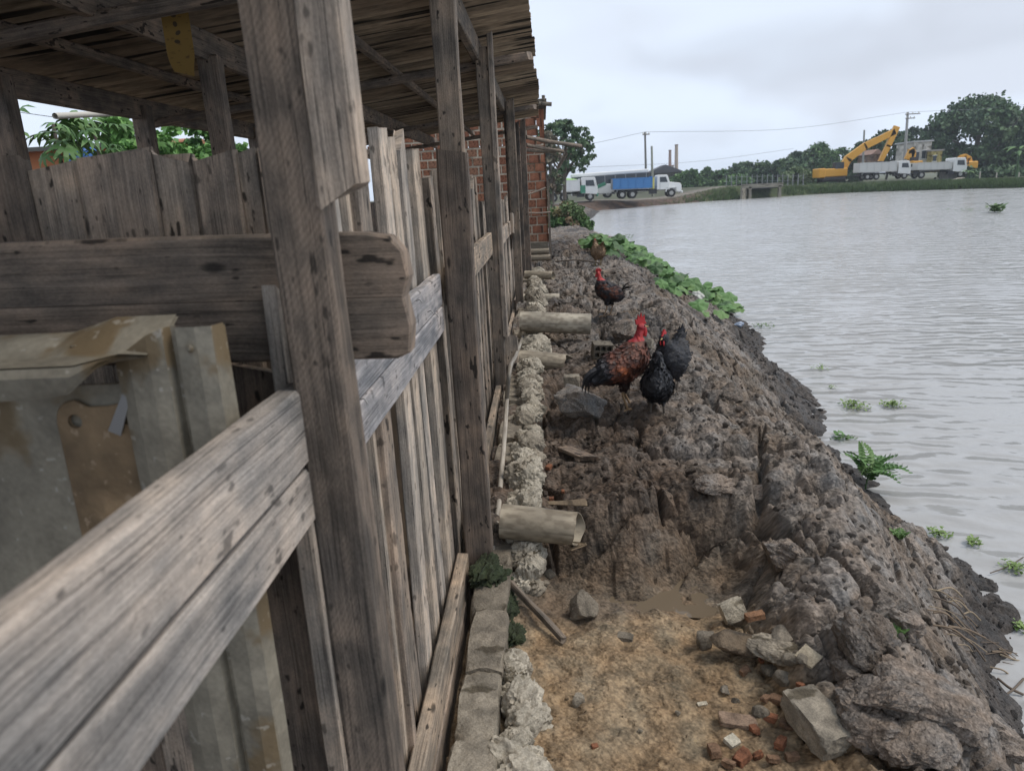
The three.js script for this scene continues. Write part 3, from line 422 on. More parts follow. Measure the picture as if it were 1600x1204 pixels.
{
  pipe(V(-0.24, 0.245, -2.98), V(0.135, 0.21, -2.94), 0.076, pm[1], 0.06, 0.06, 'broken stained drain pipe stub jutting over the sand pit');
  const h2 = -6.55; pipe(V(-0.25, 0.50, h2 - 0.05), V(0.385, 0.455, h2), 0.092, pm[0], 0, 0, 'long pale drain pipe with clean cut end');
  pipe(V(-0.25, 0.34, -5.75), V(0.26, 0.29, -5.72), 0.078, pm[1], 0.16, 0.12, 'crushed broken drain pipe resting above a small concrete block');
  const q = onZ(832, 466, -9.0), q2 = onZ(874, 466, -9.0); pipe(V(-0.3, q.y, -9), V(q2.x, q2.y, -9), 0.062, pm[0], 0, 0, 'short pale drain pipe stub beyond the long pipe');
  const s1 = onZ(868, 429, -10.5); pipe(V(-0.3, s1.y + 0.02, -10.5), V(s1.x, s1.y, -10.4), 0.06, pm[1], 0.05, 0, 'mud-covered drain pipe stub beyond the short pale one');
  const s3 = onZ(858, 392, -12.6), s4 = onZ(860, 401, -12.3); pipe(V(-0.3, s3.y, -12.6), V(s3.x, s3.y, -12.6), 0.05, pm[2], 0, 0, 'upper of two thin pipe stubs at the foot of the brick wall'); pipe(V(-0.3, s4.y, -12.2), V(s4.x, s4.y, -12.2), 0.05, pm[2], 0, 0, 'lower of two thin pipe stubs at the foot of the brick wall');
}
// torn cardboard sheets by the first pipe
for (const [x, y, z, w, d, rx, rz, l] of [[0.05, 0.318, -2.99, 0.17, 0.04, 0.02, -0.05, 'thin brown sheet scrap lying on top of the broken pipe'], [0.09, 0.150, -2.92, 0.07, 0.04, 0.1, 0.05, 'curled tan sheet scrap under the mouth of the broken pipe']]) { const m = solo('sheet_scrap', board(w, 0.003, d, { n: 5, c: 0.001, end: 0.004, cut: 0.02, j: 0.001, bend: 0.004 }).rotateX(Math.PI / 2), std([0.26, 0.20, 0.14], { map: concMap }), l, 'scrap'); m.position.set(x, y, z); m.rotation.set(rx, 0.1, rz); }
// ---------- grey plastic water line clipped along the wall ----------
{
  const w = thing('water_pipe', 'thin grey plastic water pipe with elbow running along the fence foot', 'water pipe'), wm = pipeM([0.80, 0.77, 0.74]);
  const P = [[768, 868, -0.275, -2.93]].map(a => onZ(a[0], a[1], a[3]));
  const X = -0.268, pts = [[771, 862], [778, 800], [785, 720], [790, 660], [792, 622]].map(([a, b]) => onX(a, b, X)); pts[0].copy(P[0]);
  const hi = [[795, 585], [806, 555], [818, 522], [826, 488], [830, 455], [831, 420], [832, 398]].map(([a, b]) => onX(a, b, -0.24));
  part('pipe', tube(pts, 0.0125, 10, 40), wm, w); part('hose', tube([pts[4], ...hi], 0.0135, 10, 60), pipeM([0.66, 0.64, 0.62]), w);
  const e = P[0], r = V(-0.42, e.y - 0.01, e.z + 0.01); part('pipe', tube([r, V((r.x + e.x) / 2, e.y - 0.006, e.z + 0.005), e], 0.0125, 10), wm, w); part('elbow', mg([tube([V(e.x - 0.035, e.y, e.z), V(e.x - 0.005, e.y, e.z), V(e.x, e.y + 0.012, e.z), V(e.x + 0.001, e.y + 0.045, e.z - 0.01)], 0.0165, 12)]), wm, w);
}
// ---------- leaning stick, plank on the soil ----------
{
  const a = onZ(772, 884, -2.80), b = onY(880, 1000, 0.015); let m = solo('wood_stick', board(0.026, 0.022, a.distanceTo(b), { end: 0.006 }), M.postMid, 'thin wooden stick leaning from the footing onto the sand', 'stick'); beam(m, a, b, HZ);
  const c = onY(848, 652, 0.30), d = onY(921, 738, 0.21); c.y = ground(c.x, c.z) + 0.05; d.y = ground(d.x, d.z) + 0.035; m = solo('wood_plank', board(0.07, 0.022, c.distanceTo(d), { end: 0.02, cut: 0.05 }), M.plank, 'broken dark plank lying on the soil beside the mossy mortar', 'plank'); beam(m, c, d, HY);
}
// ---------- chickens ----------
const caps = (p, a, b, ra, rb) => { const bx = b[0] - a[0], by = b[1] - a[1], bz = b[2] - a[2], px = p[0] - a[0], py = p[1] - a[1], pz = p[2] - a[2], t = Math.max(0, Math.min(1, (px * bx + py * by + pz * bz) / (bx * bx + by * by + bz * bz))); return Math.hypot(px - bx * t, py - by * t, pz - bz * t) - lerp(ra, rb, t); };
const smin = (a, b, k) => { const h = Math.max(k - Math.abs(a - b), 0) / k; return Math.min(a, b) - h * h * k * 0.25; };
function sdfMesh(f, cx, cy, cz, half, res) {
  const mc = new MarchingCubes(res, new THREE.MeshStandardMaterial(), false, false, 60000); mc.isolation = 0;
  for (let k = 0; k < res; k++) for (let j = 0; j < res; j++) for (let i = 0; i < res; i++) { const h = res / 2; mc.field[i + j * res + k * res * res] = -f([cx + (i - h) / h * half, cy + (j - h) / h * half, cz + (k - h) / h * half]); }
  mc.update(); const n = mc.count, pos = new Float32Array(n * 3); for (let i = 0; i < n; i++) { pos[i * 3] = cx + mc.positionArray[i * 3] * half; pos[i * 3 + 1] = cy + mc.positionArray[i * 3 + 1] * half; pos[i * 3 + 2] = cz + mc.positionArray[i * 3 + 2] * half; }
  let g = new THREE.BufferGeometry(); g.setAttribute('position', new THREE.BufferAttribute(pos, 3)); g = mergeVertices(g, 1e-4); g.computeVertexNormals(); return g;
}
const featherM = std(0xffffff, { vertexColors: true, roughness: 0.62 }), combM = std([0.42, 0.022, 0.026], { roughness: 0.55 }), beakM = std([0.42, 0.30, 0.14], { roughness: 0.5 }), eyeM = std([0.02, 0.012, 0.01], { roughness: 0.15 });
function chicken(o) {     // o.s skeleton, o.color(p) -> rgb ; forward +x, feet at y 0
  const S = o.s, root = thing(o.name, o.label, o.cat, [0, 0, 0], o.group);
  const f = p => { let d = 9; for (const [a, b, ra, rb, k] of S.caps) d = smin(d, caps(p, a, b, ra, rb), k ?? 0.05); return d + 0.004 * vn(p[0] * 60 + p[2] * 20, p[1] * 45 + p[2] * 40, 5) + 0.003 * vn(p[0] * 130, p[1] * 110 + p[2] * 90, 6); };
  let body = sdfMesh(f, S.c[0], S.c[1], 0, S.half, 84); const p = body.attributes.position, n = body.attributes.normal, col = new Float32Array(p.count * 3);
  for (let i = 0; i < p.count; i++) { const c = o.color([p.getX(i), p.getY(i), p.getZ(i)]); col.set(c, i * 3); }
  body.setAttribute('color', new THREE.BufferAttribute(col, 3)); body = ni(body);
  const list = [body];
  // overlapping feather tips lifted a little off the body
  const pos = [], cc = [], v = V(0, 0, 0), nn = V(0, 0, 0);
  for (let i = 0; i < o.feathers; i++) {
    const k = Math.floor(rnd() * p.count); v.fromBufferAttribute(p, k); nn.fromBufferAttribute(n, k); if (o.bare && o.bare(v)) continue;
    const flow = V(...o.flow([v.x, v.y, v.z])); flow.addScaledVector(nn, -flow.dot(nn)).normalize(); const side = flow.clone().cross(nn).normalize(), L = rr(0.022, 0.04) * (o.fl ?? 1), w = L * 0.32, lift = rr(0.002, 0.009);
    const q0 = v.clone().addScaledVector(nn, 0.001), q1 = v.clone().addScaledVector(flow, L * 0.55).addScaledVector(side, w).addScaledVector(nn, lift * 0.7), q2 = v.clone().addScaledVector(flow, L).addScaledVector(nn, lift), q3 = v.clone().addScaledVector(flow, L * 0.55).addScaledVector(side, -w).addScaledVector(nn, lift * 0.7);
    pos.push(...q0, ...q1, ...q2, ...q0, ...q2, ...q3); const c = o.color([v.x, v.y, v.z]), b = rr(0.5, 1.5) * (c[0] < 0.02 ? rr(0.8, 1.9) : 1); for (let t = 0; t < 6; t++) cc.push(c[0] * b, c[1] * b, c[2] * b);
  }
  const fg = new THREE.BufferGeometry(); fg.setAttribute('position', new THREE.Float32BufferAttribute(pos, 3)); fg.setAttribute('color', new THREE.Float32BufferAttribute(cc, 3)); fg.computeVertexNormals(); list.push(fg);
  // legs and toes belong to the body surface
  for (const [hip, hock, foot, dirA] of S.legs) {
    const add = (pts, r) => { const t = ni(tube(pts, r, 7)); t.deleteAttribute('uv'); list.push(paint(t, ...o.leg)); };
    add([hip, hock], 0.010); add([hock, foot], 0.0075);
    for (const a of [-0.5, 0, 0.5, Math.PI]) { const L = a === Math.PI ? 0.03 : 0.055, d = [Math.cos(a + dirA), Math.sin(a + dirA)]; add([[foot[0], foot[1] + 0.004, foot[2]], [foot[0] + d[0] * L * 0.5, 0.012, foot[2] + d[1] * L * 0.5], [foot[0] + d[0] * L, 0.003, foot[2] + d[1] * L]], 0.0055); }
  }
  for (const g of list) g.deleteAttribute('uv');
  part('body', mergeGeometries(list), featherM, root);
  // head gear
  const H = new THREE.Group(); const [hx, hy, hz] = S.head; const hg = (g, nm, m) => { const q = part(nm, g, m, root); q.position.set(hx, hy, hz); q.rotation.y = S.headTurn ?? 0; q.scale.setScalar(S.headScale ?? 1); return q; };
  if (o.comb) hg(extr([[-0.03, 0.0], [-0.036, 0.022], [-0.024, 0.018], [-0.018, 0.042], [-0.008, 0.024], [0.0, 0.05], [0.008, 0.024], [0.02, 0.038], [0.022, 0.012], [0.03, 0.0]].map(([a, b]) => [a, b * o.comb]), 0.006, 0.002).translate(0, 0.016, -0.003), 'comb', combM);
  if (o.wattle) for (const z of [-0.011, 0.011]) hg(new THREE.SphereGeometry(0.013, 10, 8).scale(0.8, 1.7 * o.wattle, 0.4).translate(0.022, -0.03, z), 'wattle', combM);
  hg(new THREE.ConeGeometry(0.008, 0.03, 8).rotateZ(-1.75).translate(0.038, -0.003, 0), 'beak', beakM);
  for (const z of [-0.02, 0.02]) hg(new THREE.SphereGeometry(0.0045, 8, 6).translate(0.012, 0.006, z), 'eye', eyeM);
  // tail: long curved feathers
  for (let i = 0; i < S.tail.n; i++) {
    const t = i / (S.tail.n - 1) - 0.5, [tx, ty, tz] = S.tail.at, L = S.tail.L * rr(0.8, 1.1), up = S.tail.up + rr(-0.2, 0.2) + t * 0.5, sp = t * S.tail.spread, cur = S.tail.curl, w = 0.017; const ps = []; const N = 7, rows = [];
    for (let k = 0; k <= N; k++) { const s = k / N, a = up - cur * s, x = tx - Math.cos(up - cur * s * 0.5) * L * s, y = ty + Math.sin(up - cur * s * 0.5) * L * s, z = tz + sp * s * L, ww = w * Math.sin(Math.PI * (0.15 + 0.85 * s) * 0.98) + 0.002; rows.push([[x, y + 0.3 * ww, z - ww], [x, y + 0.004, z], [x, y - 0.3 * ww, z + ww]]); }
    for (let k = 0; k < N; k++) for (let q = 0; q < 2; q++) { const a = rows[k][q], b = rows[k][q + 1], c = rows[k + 1][q], d = rows[k + 1][q + 1]; ps.push(...a, ...c, ...b, ...b, ...c, ...d); }
    const g = new THREE.BufferGeometry(); g.setAttribute('position', new THREE.Float32BufferAttribute(ps, 3)); g.computeVertexNormals(); part('tail_feather', paint(g, ...o.tailColor), featherM, root);
  }
  return root;
}
const pxGround = (px, py) => { const d = dirOf(px, py), o = camera.position; let t = 1.4, p = V(0, 0, 0); for (let i = 0; i < 900; i++) { p.copy(o).addScaledVector(d, t); if (p.y <= ground(p.x, p.z)) break; t += 0.006 * t; } p.y = ground(p.x, p.z); return p; };
const put = (o, p, turn, sc = 1, sink = 0) => { o.position.set(p.x, p.y - sink, p.z); o.rotation.y = turn; o.scale.setScalar(sc); return o; };
const mix3 = (a, b, t) => a.map((q, i) => lerp(q, b[i], t));
const cockSkel = { c: [-0.02, 0.33], half: 0.30, caps: [[[-0.10, 0.27, 0], [0.075, 0.345, 0], 0.080, 0.092, 0.05], [[-0.05, 0.285, 0], [0.03, 0.30, 0], 0.095, 0.097, 0.06], [[0.06, 0.36, 0], [0.105, 0.435, 0], 0.075, 0.040, 0.05], [[0.10, 0.42, 0], [0.112, 0.49, 0.0], 0.030, 0.020, 0.02], [[0.112, 0.49, 0], [0.122, 0.528, 0], 0.021, 0.024, 0.02], [[0.122, 0.528, 0], [0.140, 0.526, 0], 0.022, 0.015, 0.015], [[-0.01, 0.26, 0.05], [-0.015, 0.155, 0.045], 0.050, 0.020, 0.03], [[0.015, 0.26, -0.05], [0.03, 0.165, -0.045], 0.050, 0.020, 0.03], [[-0.11, 0.275, 0], [-0.205, 0.215, 0], 0.062, 0.030, 0.05], [[0.02, 0.32, 0.07], [-0.10, 0.255, 0.065], 0.045, 0.025, 0.03], [[0.02, 0.32, -0.07], [-0.10, 0.255, -0.065], 0.045, 0.025, 0.03]],
  legs: [[[-0.015, 0.17, 0.045], [-0.035, 0.115, 0.047], [0.0, 0.006, 0.055], 0], [[0.03, 0.175, -0.045], [0.015, 0.115, -0.046], [0.065, 0.006, -0.04], 0]], head: [0.124, 0.532, 0], headScale: 1.15, tail: { n: 13, at: [-0.14, 0.285, 0], L: 0.19, up: 0.15, spread: 0.5, curl: 1.7 } };
const cockColor = ([x, y, z]) => { const n = vn(x * 45 + z * 30, y * 45, 11), n2 = vn(x * 110, y * 90 + z * 70, 12); if (y > 0.445) return [0.34 + 0.08 * n, 0.026 + 0.01 * n, 0.03]; let c = mix3([0.115, 0.034, 0.017], [0.045, 0.018, 0.012], sm(-0.1, 0.6, n + 0.5 * n2)); c = mix3(c, [0.30, 0.085, 0.028], sm(0.30, 0.0, Math.hypot((x + 0.05) / 0.6, (y - 0.29) / 0.55) * 4 - 0.3 * n) * 0.8); if (x < -0.10) c = mix3(c, [0.012, 0.012, 0.016], sm(-0.10, -0.14, x + 0.01 * n)); if (y < 0.22) c = mix3(c, [0.030, 0.015, 0.012], sm(0.24, 0.19, y)); return c; };
const back = ([x, y, z]) => [-1, y > 0.36 ? -0.9 : -0.35, 0];
const cock = chicken({ name: 'rooster', label: 'rust-brown naked-neck rooster with bright red comb and black tail', cat: 'rooster', s: cockSkel, color: cockColor, feathers: 1500, bare: v => v.y > 0.44, flow: back, leg: [0.30, 0.20, 0.11], comb: 1.25, wattle: 1.25, tailColor: [0.011, 0.012, 0.016] });
put(cock, pxGround(976, 643), -0.1, 0.93, 0.004); cock.rotation.y = 0.35;
// dark naked-neck rooster farther along, facing the shed
const darkSkel = { ...cockSkel, tail: { n: 11, at: [-0.14, 0.30, 0], L: 0.17, up: 0.95, spread: 0.5, curl: 0.9 }, caps: cockSkel.caps.filter((c, i) => i !== 8) };
const darkColor = ([x, y, z]) => { const n = vn(x * 45 + z * 30, y * 45, 21); if (y > 0.445) return [0.40 + 0.06 * n, 0.035, 0.035]; return mix3([0.014, 0.014, 0.018], [0.12, 0.035, 0.016], sm(0.25, 0.05, Math.hypot(x + 0.03, (y - 0.33) * 1.5)) * sm(-0.2, 0.5, n)); };
put(chicken({ name: 'rooster', label: 'black and brown naked-neck rooster with pink head among dark mud clods', cat: 'rooster', s: darkSkel, color: darkColor, feathers: 900, bare: v => v.y > 0.44, flow: back, leg: [0.30, 0.2, 0.12], comb: 0.9, wattle: 0.8, tailColor: [0.012, 0.012, 0.016] }), pxGround(952, 494), Math.PI - 0.25, 0.80, 0.004);
// hens
const henSkel = up => ({ c: [0, 0.24], half: 0.26, caps: [[[-0.08, 0.22, 0], [0.06, 0.23, 0], 0.080, 0.085, 0.05], [[-0.01, 0.19, 0], [0.02, 0.19, 0], 0.085, 0.085, 0.06], [[0.07, 0.25, 0], [0.10, 0.33, 0], 0.058, 0.028, 0.05], [[0.10, 0.32, 0], [0.115, 0.375, 0], 0.027, 0.023, 0.03], [[0.115, 0.375, 0], [0.132, 0.373, 0], 0.021, 0.014, 0.01], [[0, 0.17, 0.042], [0, 0.095, 0.04], 0.045, 0.016, 0.03], [[0, 0.17, -0.042], [0, 0.095, -0.04], 0.045, 0.016, 0.03], [[-0.10, 0.25, 0], [-0.10 - 0.12 * Math.cos(up), 0.25 + 0.12 * Math.sin(up), 0], 0.058, 0.018, 0.06]],
  legs: [[[0, 0.11, 0.04], [-0.012, 0.075, 0.04], [0.01, 0.005, 0.045], 0], [[0, 0.11, -0.04], [-0.012, 0.075, -0.04], [0.01, 0.005, -0.045], 0]], head: [0.117, 0.377, 0], headScale: 0.95, tail: { n: 9, at: [-0.12, 0.28, 0], L: 0.14, up: up, spread: 0.35, curl: 0.2 } });
const blk = ([x, y, z]) => { const n = vn(x * 60, y * 60 + z * 50, 31); return [0.011 + 0.004 * n, 0.012 + 0.004 * n, 0.016 + 0.005 * n]; };
const hen = (o) => chicken({ name: 'hen', cat: 'hen', feathers: 1000, fl: 0.8, flow: back, leg: [0.13, 0.11, 0.09], comb: 0.45, wattle: 0.5, tailColor: [0.012, 0.013, 0.017], color: blk, ...o });
put(hen({ label: 'black hen standing with raised tail towards the pit beside the rust-brown rooster', s: henSkel(1.3), comb: 0, wattle: 0 }), pxGround(1027, 649), 1.35, 0.90, 0.004);
put(hen({ label: 'black hen with red face looking at the shed, tail raised', s: henSkel(1.15), comb: 0.8, wattle: 0.8 }), pxGround(1049, 611), -2.15, 1.0, 0.004);
const tanC = ([x, y, z]) => { const n = vn(x * 50, y * 60 + z * 50, 41); return mix3([0.32, 0.22, 0.13], [0.20, 0.13, 0.08], 0.5 + 0.5 * n); };
put(hen({ label: 'small tan hen standing at the far end of the mud bank', s: henSkel(0.9), color: tanC, leg: [0.35, 0.27, 0.15], tailColor: [0.20, 0.13, 0.08] }), pxGround(935, 415), 1.9, 1.0, 0.004);
// ---------- stones, rubble, mud lumps ----------
function stone(name, px, py, size, mat, label, cat, o = {}) {   // size in metres [x, y, z]
  const m = solo(name, rockGeo(size[0] / 2 * 1.25, size[1] / 2 * 1.25, size[2] / 2 * 1.25, { d: o.d ?? 8, cuts: o.cuts ?? 8, boxy: o.boxy, n: o.n ?? 0.1, n2: o.n2 ?? 0.05, cmin: o.cmin }), mat, label, cat, o.group);
  const p = pxGround(px, py, o.y0 ?? 0.1); m.position.set(p.x, p.y + size[1] * (o.lift ?? 0.3), p.z - size[2] * 0.3); m.rotation.set(o.rx ?? rr(-0.2, 0.2), o.ry ?? rr(0, 6), o.rz ?? rr(-0.2, 0.2)); return m;
}
const B = { boxy: 1, cuts: 2, cmin: 0.8, n: 0.03, n2: 0.03 };
stone('stone', 906, 978, [0.13, 0.15, 0.12], M.stone, 'upright angular grey stone between the leaning stick and the puddle', 'stone', { cuts: 16, cmin: 0.42, ry: 0.5, lift: 0.4, n: 0.05 });
stone('plaster_block', 1146, 985, [0.125, 0.115, 0.05], M.tileW, 'white broken plaster block standing tilted on its edge beside the pit', 'rubble', { ...B, ry: 0.15, rz: 0.35, rx: -0.4, lift: 0.5 });
stone('stone', 1158, 1028, [0.17, 0.10, 0.12], rockM([0.25, 0.20, 0.155]), 'brown rounded stone under the white plaster block', 'stone', { ry: 0.2, cuts: 14, cmin: 0.45 });
stone('stone', 1103, 1012, [0.075, 0.08, 0.05], M.stone, 'small pointed grey stone just beside the brown rounded stone', 'stone', { ry: 0.6, rz: 0.5 });
stone('brick_piece', 1180, 998, [0.09, 0.03, 0.04], rockM([0.36, 0.20, 0.12]), 'narrow orange brick piece lying on top of the brown rounded stone', 'brick piece', { ...B, ry: 0.2, lift: 2.6 });
stone('stone', 978, 1004, [0.08, 0.02, 0.06], M.concDark, 'flat dark stone lying alone on the sand', 'stone', { ...B, ry: -0.3, rx: 0, rz: 0 });
stone('stone', 903, 1106, [0.04, 0.05, 0.04], M.conc, 'small grey stone half sunk in the sand', 'stone');
stone('concrete_slab', 1292, 1180, [0.15, 0.11, 0.27], M.conc, 'big rough concrete chunk at the edge of the rubble', 'concrete chunk', { boxy: 1, cuts: 5, n: 0.08, n2: 0.06, ry: 0.35, rx: 0.15, rz: -0.1, lift: 0.45, d: 12 });
stone('tile_shard', 1155, 1138, [0.155, 0.022, 0.07], M.tileP, 'long pinkish tile shard lying on the sand edge', 'tile shard', { ...B, ry: -0.15, rx: 0.1, rz: -0.05 });
stone('tile_shard', 1266, 1066, [0.085, 0.012, 0.085], rockM([0.56, 0.50, 0.41]), 'square cream tile shard lying flat on rubble', 'tile shard', { ...B, ry: 0.7, rx: 0.35, rz: 0.0, lift: 1.5 });
stone('tile_shard', 1146, 1168, [0.055, 0.02, 0.05], rockM([0.70, 0.68, 0.62]), 'small white marbled shard beside red brick bits', 'tile shard', { ...B, ry: 0.6, rx: 0.3 });
stone('tile_shard', 1098, 1104, [0.045, 0.008, 0.02], M.tileW, 'tiny white shard lying on bare sand', 'tile shard', { ...B, ry: 0.2 });
stone('brick_piece', 930, 1172, [0.028, 0.012, 0.02], M.brickRed, 'small red brick chip on the sand', 'brick piece', { ...B });
for (const [px, py, s] of [[1118, 1186, 0.07], [1162, 1195, 0.075], [1180, 1150, 0.05], [1215, 1112, 0.065], [1232, 1142, 0.06], [1205, 1132, 0.055], [1222, 1170, 0.06], [1165, 1058, 0.055], [1190, 1046, 0.03], [1198, 1098, 0.045], [1240, 1190, 0.05], [1252, 1080, 0.035], [1186, 1190, 0.045], [1210, 1200, 0.05], [1140, 1204, 0.05]]) stone('brick_piece', px, py, [s, s * 0.5, s * 0.65], rnd() < 0.6 ? M.brickRed : rockM([0.30, 0.19, 0.13]), 'broken red brick bit in the rubble at the sand edge', 'brick piece', { boxy: 1, cuts: 4, n: 0.06, n2: 0.05, group: 'brick bits at the sand edge', lift: 0.35 });
for (const [px, py, s] of [[1135, 1085, 0.03], [1205, 1060, 0.05], [1225, 1020, 0.06], [1240, 1040, 0.05], [1255, 1050, 0.04], [1190, 1120, 0.04], [1270, 1100, 0.04], [1222, 1082, 0.05], [1150, 1100, 0.02], [860, 905, 0.04], [852, 915, 0.03], [1000, 1150, 0.015], [1060, 1120, 0.018]]) stone('stone', px, py, [s * 1.2, s * 0.7, s], [M.stone, M.concDark][Math.floor(rnd() * 2)], 'small brown-grey rubble stone near the sand pit', 'stone', { group: 'small rubble stones', d: 5 });
// crumpled whitish rag by the rubble
{ const g = new THREE.IcosahedronGeometry(0.07, 24), p = g.attributes.position; for (let i = 0; i < p.count; i++) { const x = p.getX(i), y = p.getY(i), z = p.getZ(i), k = 1 + 0.5 * Math.abs(fbm(x * 22 + 5, y * 18 + z * 26, 4, 61)) - 0.25 * Math.abs(vn(x * 60, z * 70 + y * 40, 62)); p.setXYZ(i, x * k * 1.25, y * k * 0.45, z * k * 0.8); } g.computeVertexNormals(); const m = solo('crumpled_rag', mergeVertices(g), rockM([0.46, 0.42, 0.37]), 'crumpled dirty white rag lying beside the brown stone', 'rag'); const q = pxGround(1218, 1034); m.position.copy(q).add(V(0, 0.02, -0.03)); m.rotation.y = -0.5; }
// beyond the pit
stone('boulder', 906, 668, [0.33, 0.24, 0.28], rockM([0.30, 0.275, 0.25], { map: soilMap }), 'large dark clay boulder beside the drain pipes', 'boulder', { cuts: 14, cmin: 0.42, n: 0.12, n2: 0.10, lift: 0.35, d: 14 });
stone('concrete_block', 894, 612, [0.155, 0.12, 0.12], M.conc, 'small square concrete block under the crushed pipe', 'block', { ...B, ry: -0.05, rx: 0, rz: 0.0, lift: 0.5, y0: 0.25 });
stone('concrete_block', 1012, 552, [0.12, 0.10, 0.12], M.conc, 'pale wedge of broken block behind the rust-brown rooster', 'block', { boxy: 1, cuts: 4, rz: 0.4 });
{ const m = thing('hollow_brick', 'half-buried hollow brick with open cells beside the long pipe', 'hollow brick'); const g = []; for (let i = 0; i < 4; i++) g.push(box(0.012, 0.09, 0.12, -0.07 + i * 0.046, 0.045, 0)); g.push(box(0.152, 0.012, 0.12, 0, 0.096, 0), box(0.152, 0.012, 0.12, 0, -0.006, 0), box(0.126, 0.012, 0.12, 0, 0.046, 0.001)); part('shell', mg(g), M.concDark, m); const p = pxGround(940, 556, 0.3); m.position.copy(p); m.rotation.set(0.1, 0.1, -0.1); }
for (const [px, py, s, l] of [[862, 788, 0.045, 'red brick chip above the broken pipe'], [858, 738, 0.05, 'reddish clod near the broken plank'], [880, 772, 0.03, 'tiny red brick chip just beyond the broken pipe']]) stone('brick_piece', px, py, [s, s * 0.6, s * 0.7], M.brickRed, l, 'brick piece', { ...B });
stone('plastic_scrap', 1155, 512, [0.16, 0.09, 0.12], std([0.22, 0.27, 0.36], { roughness: 0.4 }), 'crumpled blue-grey plastic scrap at the waterline', 'litter', { n: 0.3, y0: -0.8 });
stone('plastic_scrap', 1092, 468, [0.20, 0.16, 0.14], std([0.60, 0.60, 0.55], { roughness: 0.5 }), 'crumpled white plastic bag among the creeper leaves', 'litter', { n: 0.3, y0: -0.6 });
for (const [px, py, w, h] of [[1230, 880, 0.18, 0.14], [1120, 770, 0.16, 0.08], [1360, 1030, 0.18, 0.14], [1400, 1110, 0.20, 0.09], [1470, 1120, 0.24, 0.10], [1520, 1190, 0.2, 0.12], [1350, 1120, 0.15, 0.08], [1440, 1190, 0.18, 0.1], [1575, 1180, 0.18, 0.12], [1500, 1150, 0.14, 0.08], [1380, 1180, 0.15, 0.08], [1330, 1060, 0.1, 0.06], [985, 530, 0.3, 0.2], [890, 500, 0.3, 0.2], [1145, 625, 0.2, 0.12], [1190, 780, 0.1, 0.07], [1390, 960, 0.2, 0.14], [1405, 990, 0.16, 0.12]]) { const p = pxGround(px, py); const far = p.y < -0.75; if (!far) stone('mud_lump', px, py, [w, h, w * 0.85], rnd() < 0.7 ? M.clod : M.clodDark, 'large dried grey mud lump in the dug-out bank', 'mud lump', { group: 'dried mud lumps on the bank', n: 0.22, n2: 0.16, cuts: 8, d: 16, lift: 0.05 }); }
// dry stalks and twigs on the bank
const strawM = [std([0.30, 0.235, 0.16]), std([0.20, 0.15, 0.105]), std([0.13, 0.10, 0.075])];
for (let i = 0; i < 34; i++) { const px = rr(1440, 1590), py = lerp(930, 1060, (px - 1440) / 150) + rr(-25, 35), p = pxGround(px, py, -0.6), a = rr(-0.5, 0.3), L = rr(0.10, 0.38); const d = V(Math.cos(a) * 0.75, -0.45 + rr(-0.2, 0.2), Math.sin(a) * 0.7); const q = p.clone().addScaledVector(d, L), mid = p.clone().lerp(q, 0.5).add(V(rr(-0.02, 0.02), 0.03, rr(-0.02, 0.02))); for (const k of [p, mid, q]) k.y = Math.max(k.y, ground(k.x, k.z) + 0.008, WATER - 0.02); solo('dry_stalk', tube([p, mid, q], rr(0.0022, 0.0055), 5, 8), strawM[i % 3], 'dry brown reed stalk hanging over the bank edge', 'stalk', 'dry stalks at the bank edge'); }
for (const [a, b, r, l] of [[[1548, 895], [1600, 870], 0.004, 'thin bare twig in the water beside the green weed'], [[1560, 1060], [1600, 1085], 0.007, 'dark crooked stick poking from the bank into the water'], [[1565, 1090], [1600, 1060], 0.006, 'second dark stick crossing near the water edge']]) solo('twig', tube([onY(...a, WATER + 0.02), onY((a[0] + b[0]) / 2, (a[1] + b[1]) / 2 + 3, WATER + 0.03), onY(...b, WATER + 0.01)], r, 6), strawM[2], l, 'twig');
{ const p = pxGround(640 + 300, 418); const q = pxGround(868, 414, 0.4); solo('twig', tube([p.add(V(0, 0.05, 0)), p.clone().lerp(q, 0.5).add(V(0, 0.06, 0)), q.add(V(0, 0.05, 0))], 0.012, 6), strawM[2], 'long dark branch lying across the bank by the tan hen', 'twig'); }
{ const a = pxGround(938, 442, 0.35), b = pxGround(958, 433, 0.35); a.y += 0.12; b.y += 0.1; const m = solo('wood_plank', board(0.09, 0.04, a.distanceTo(b)), M.plank, 'short broken board lying behind the dark rooster', 'plank'); beam(m, a, b, HY); }
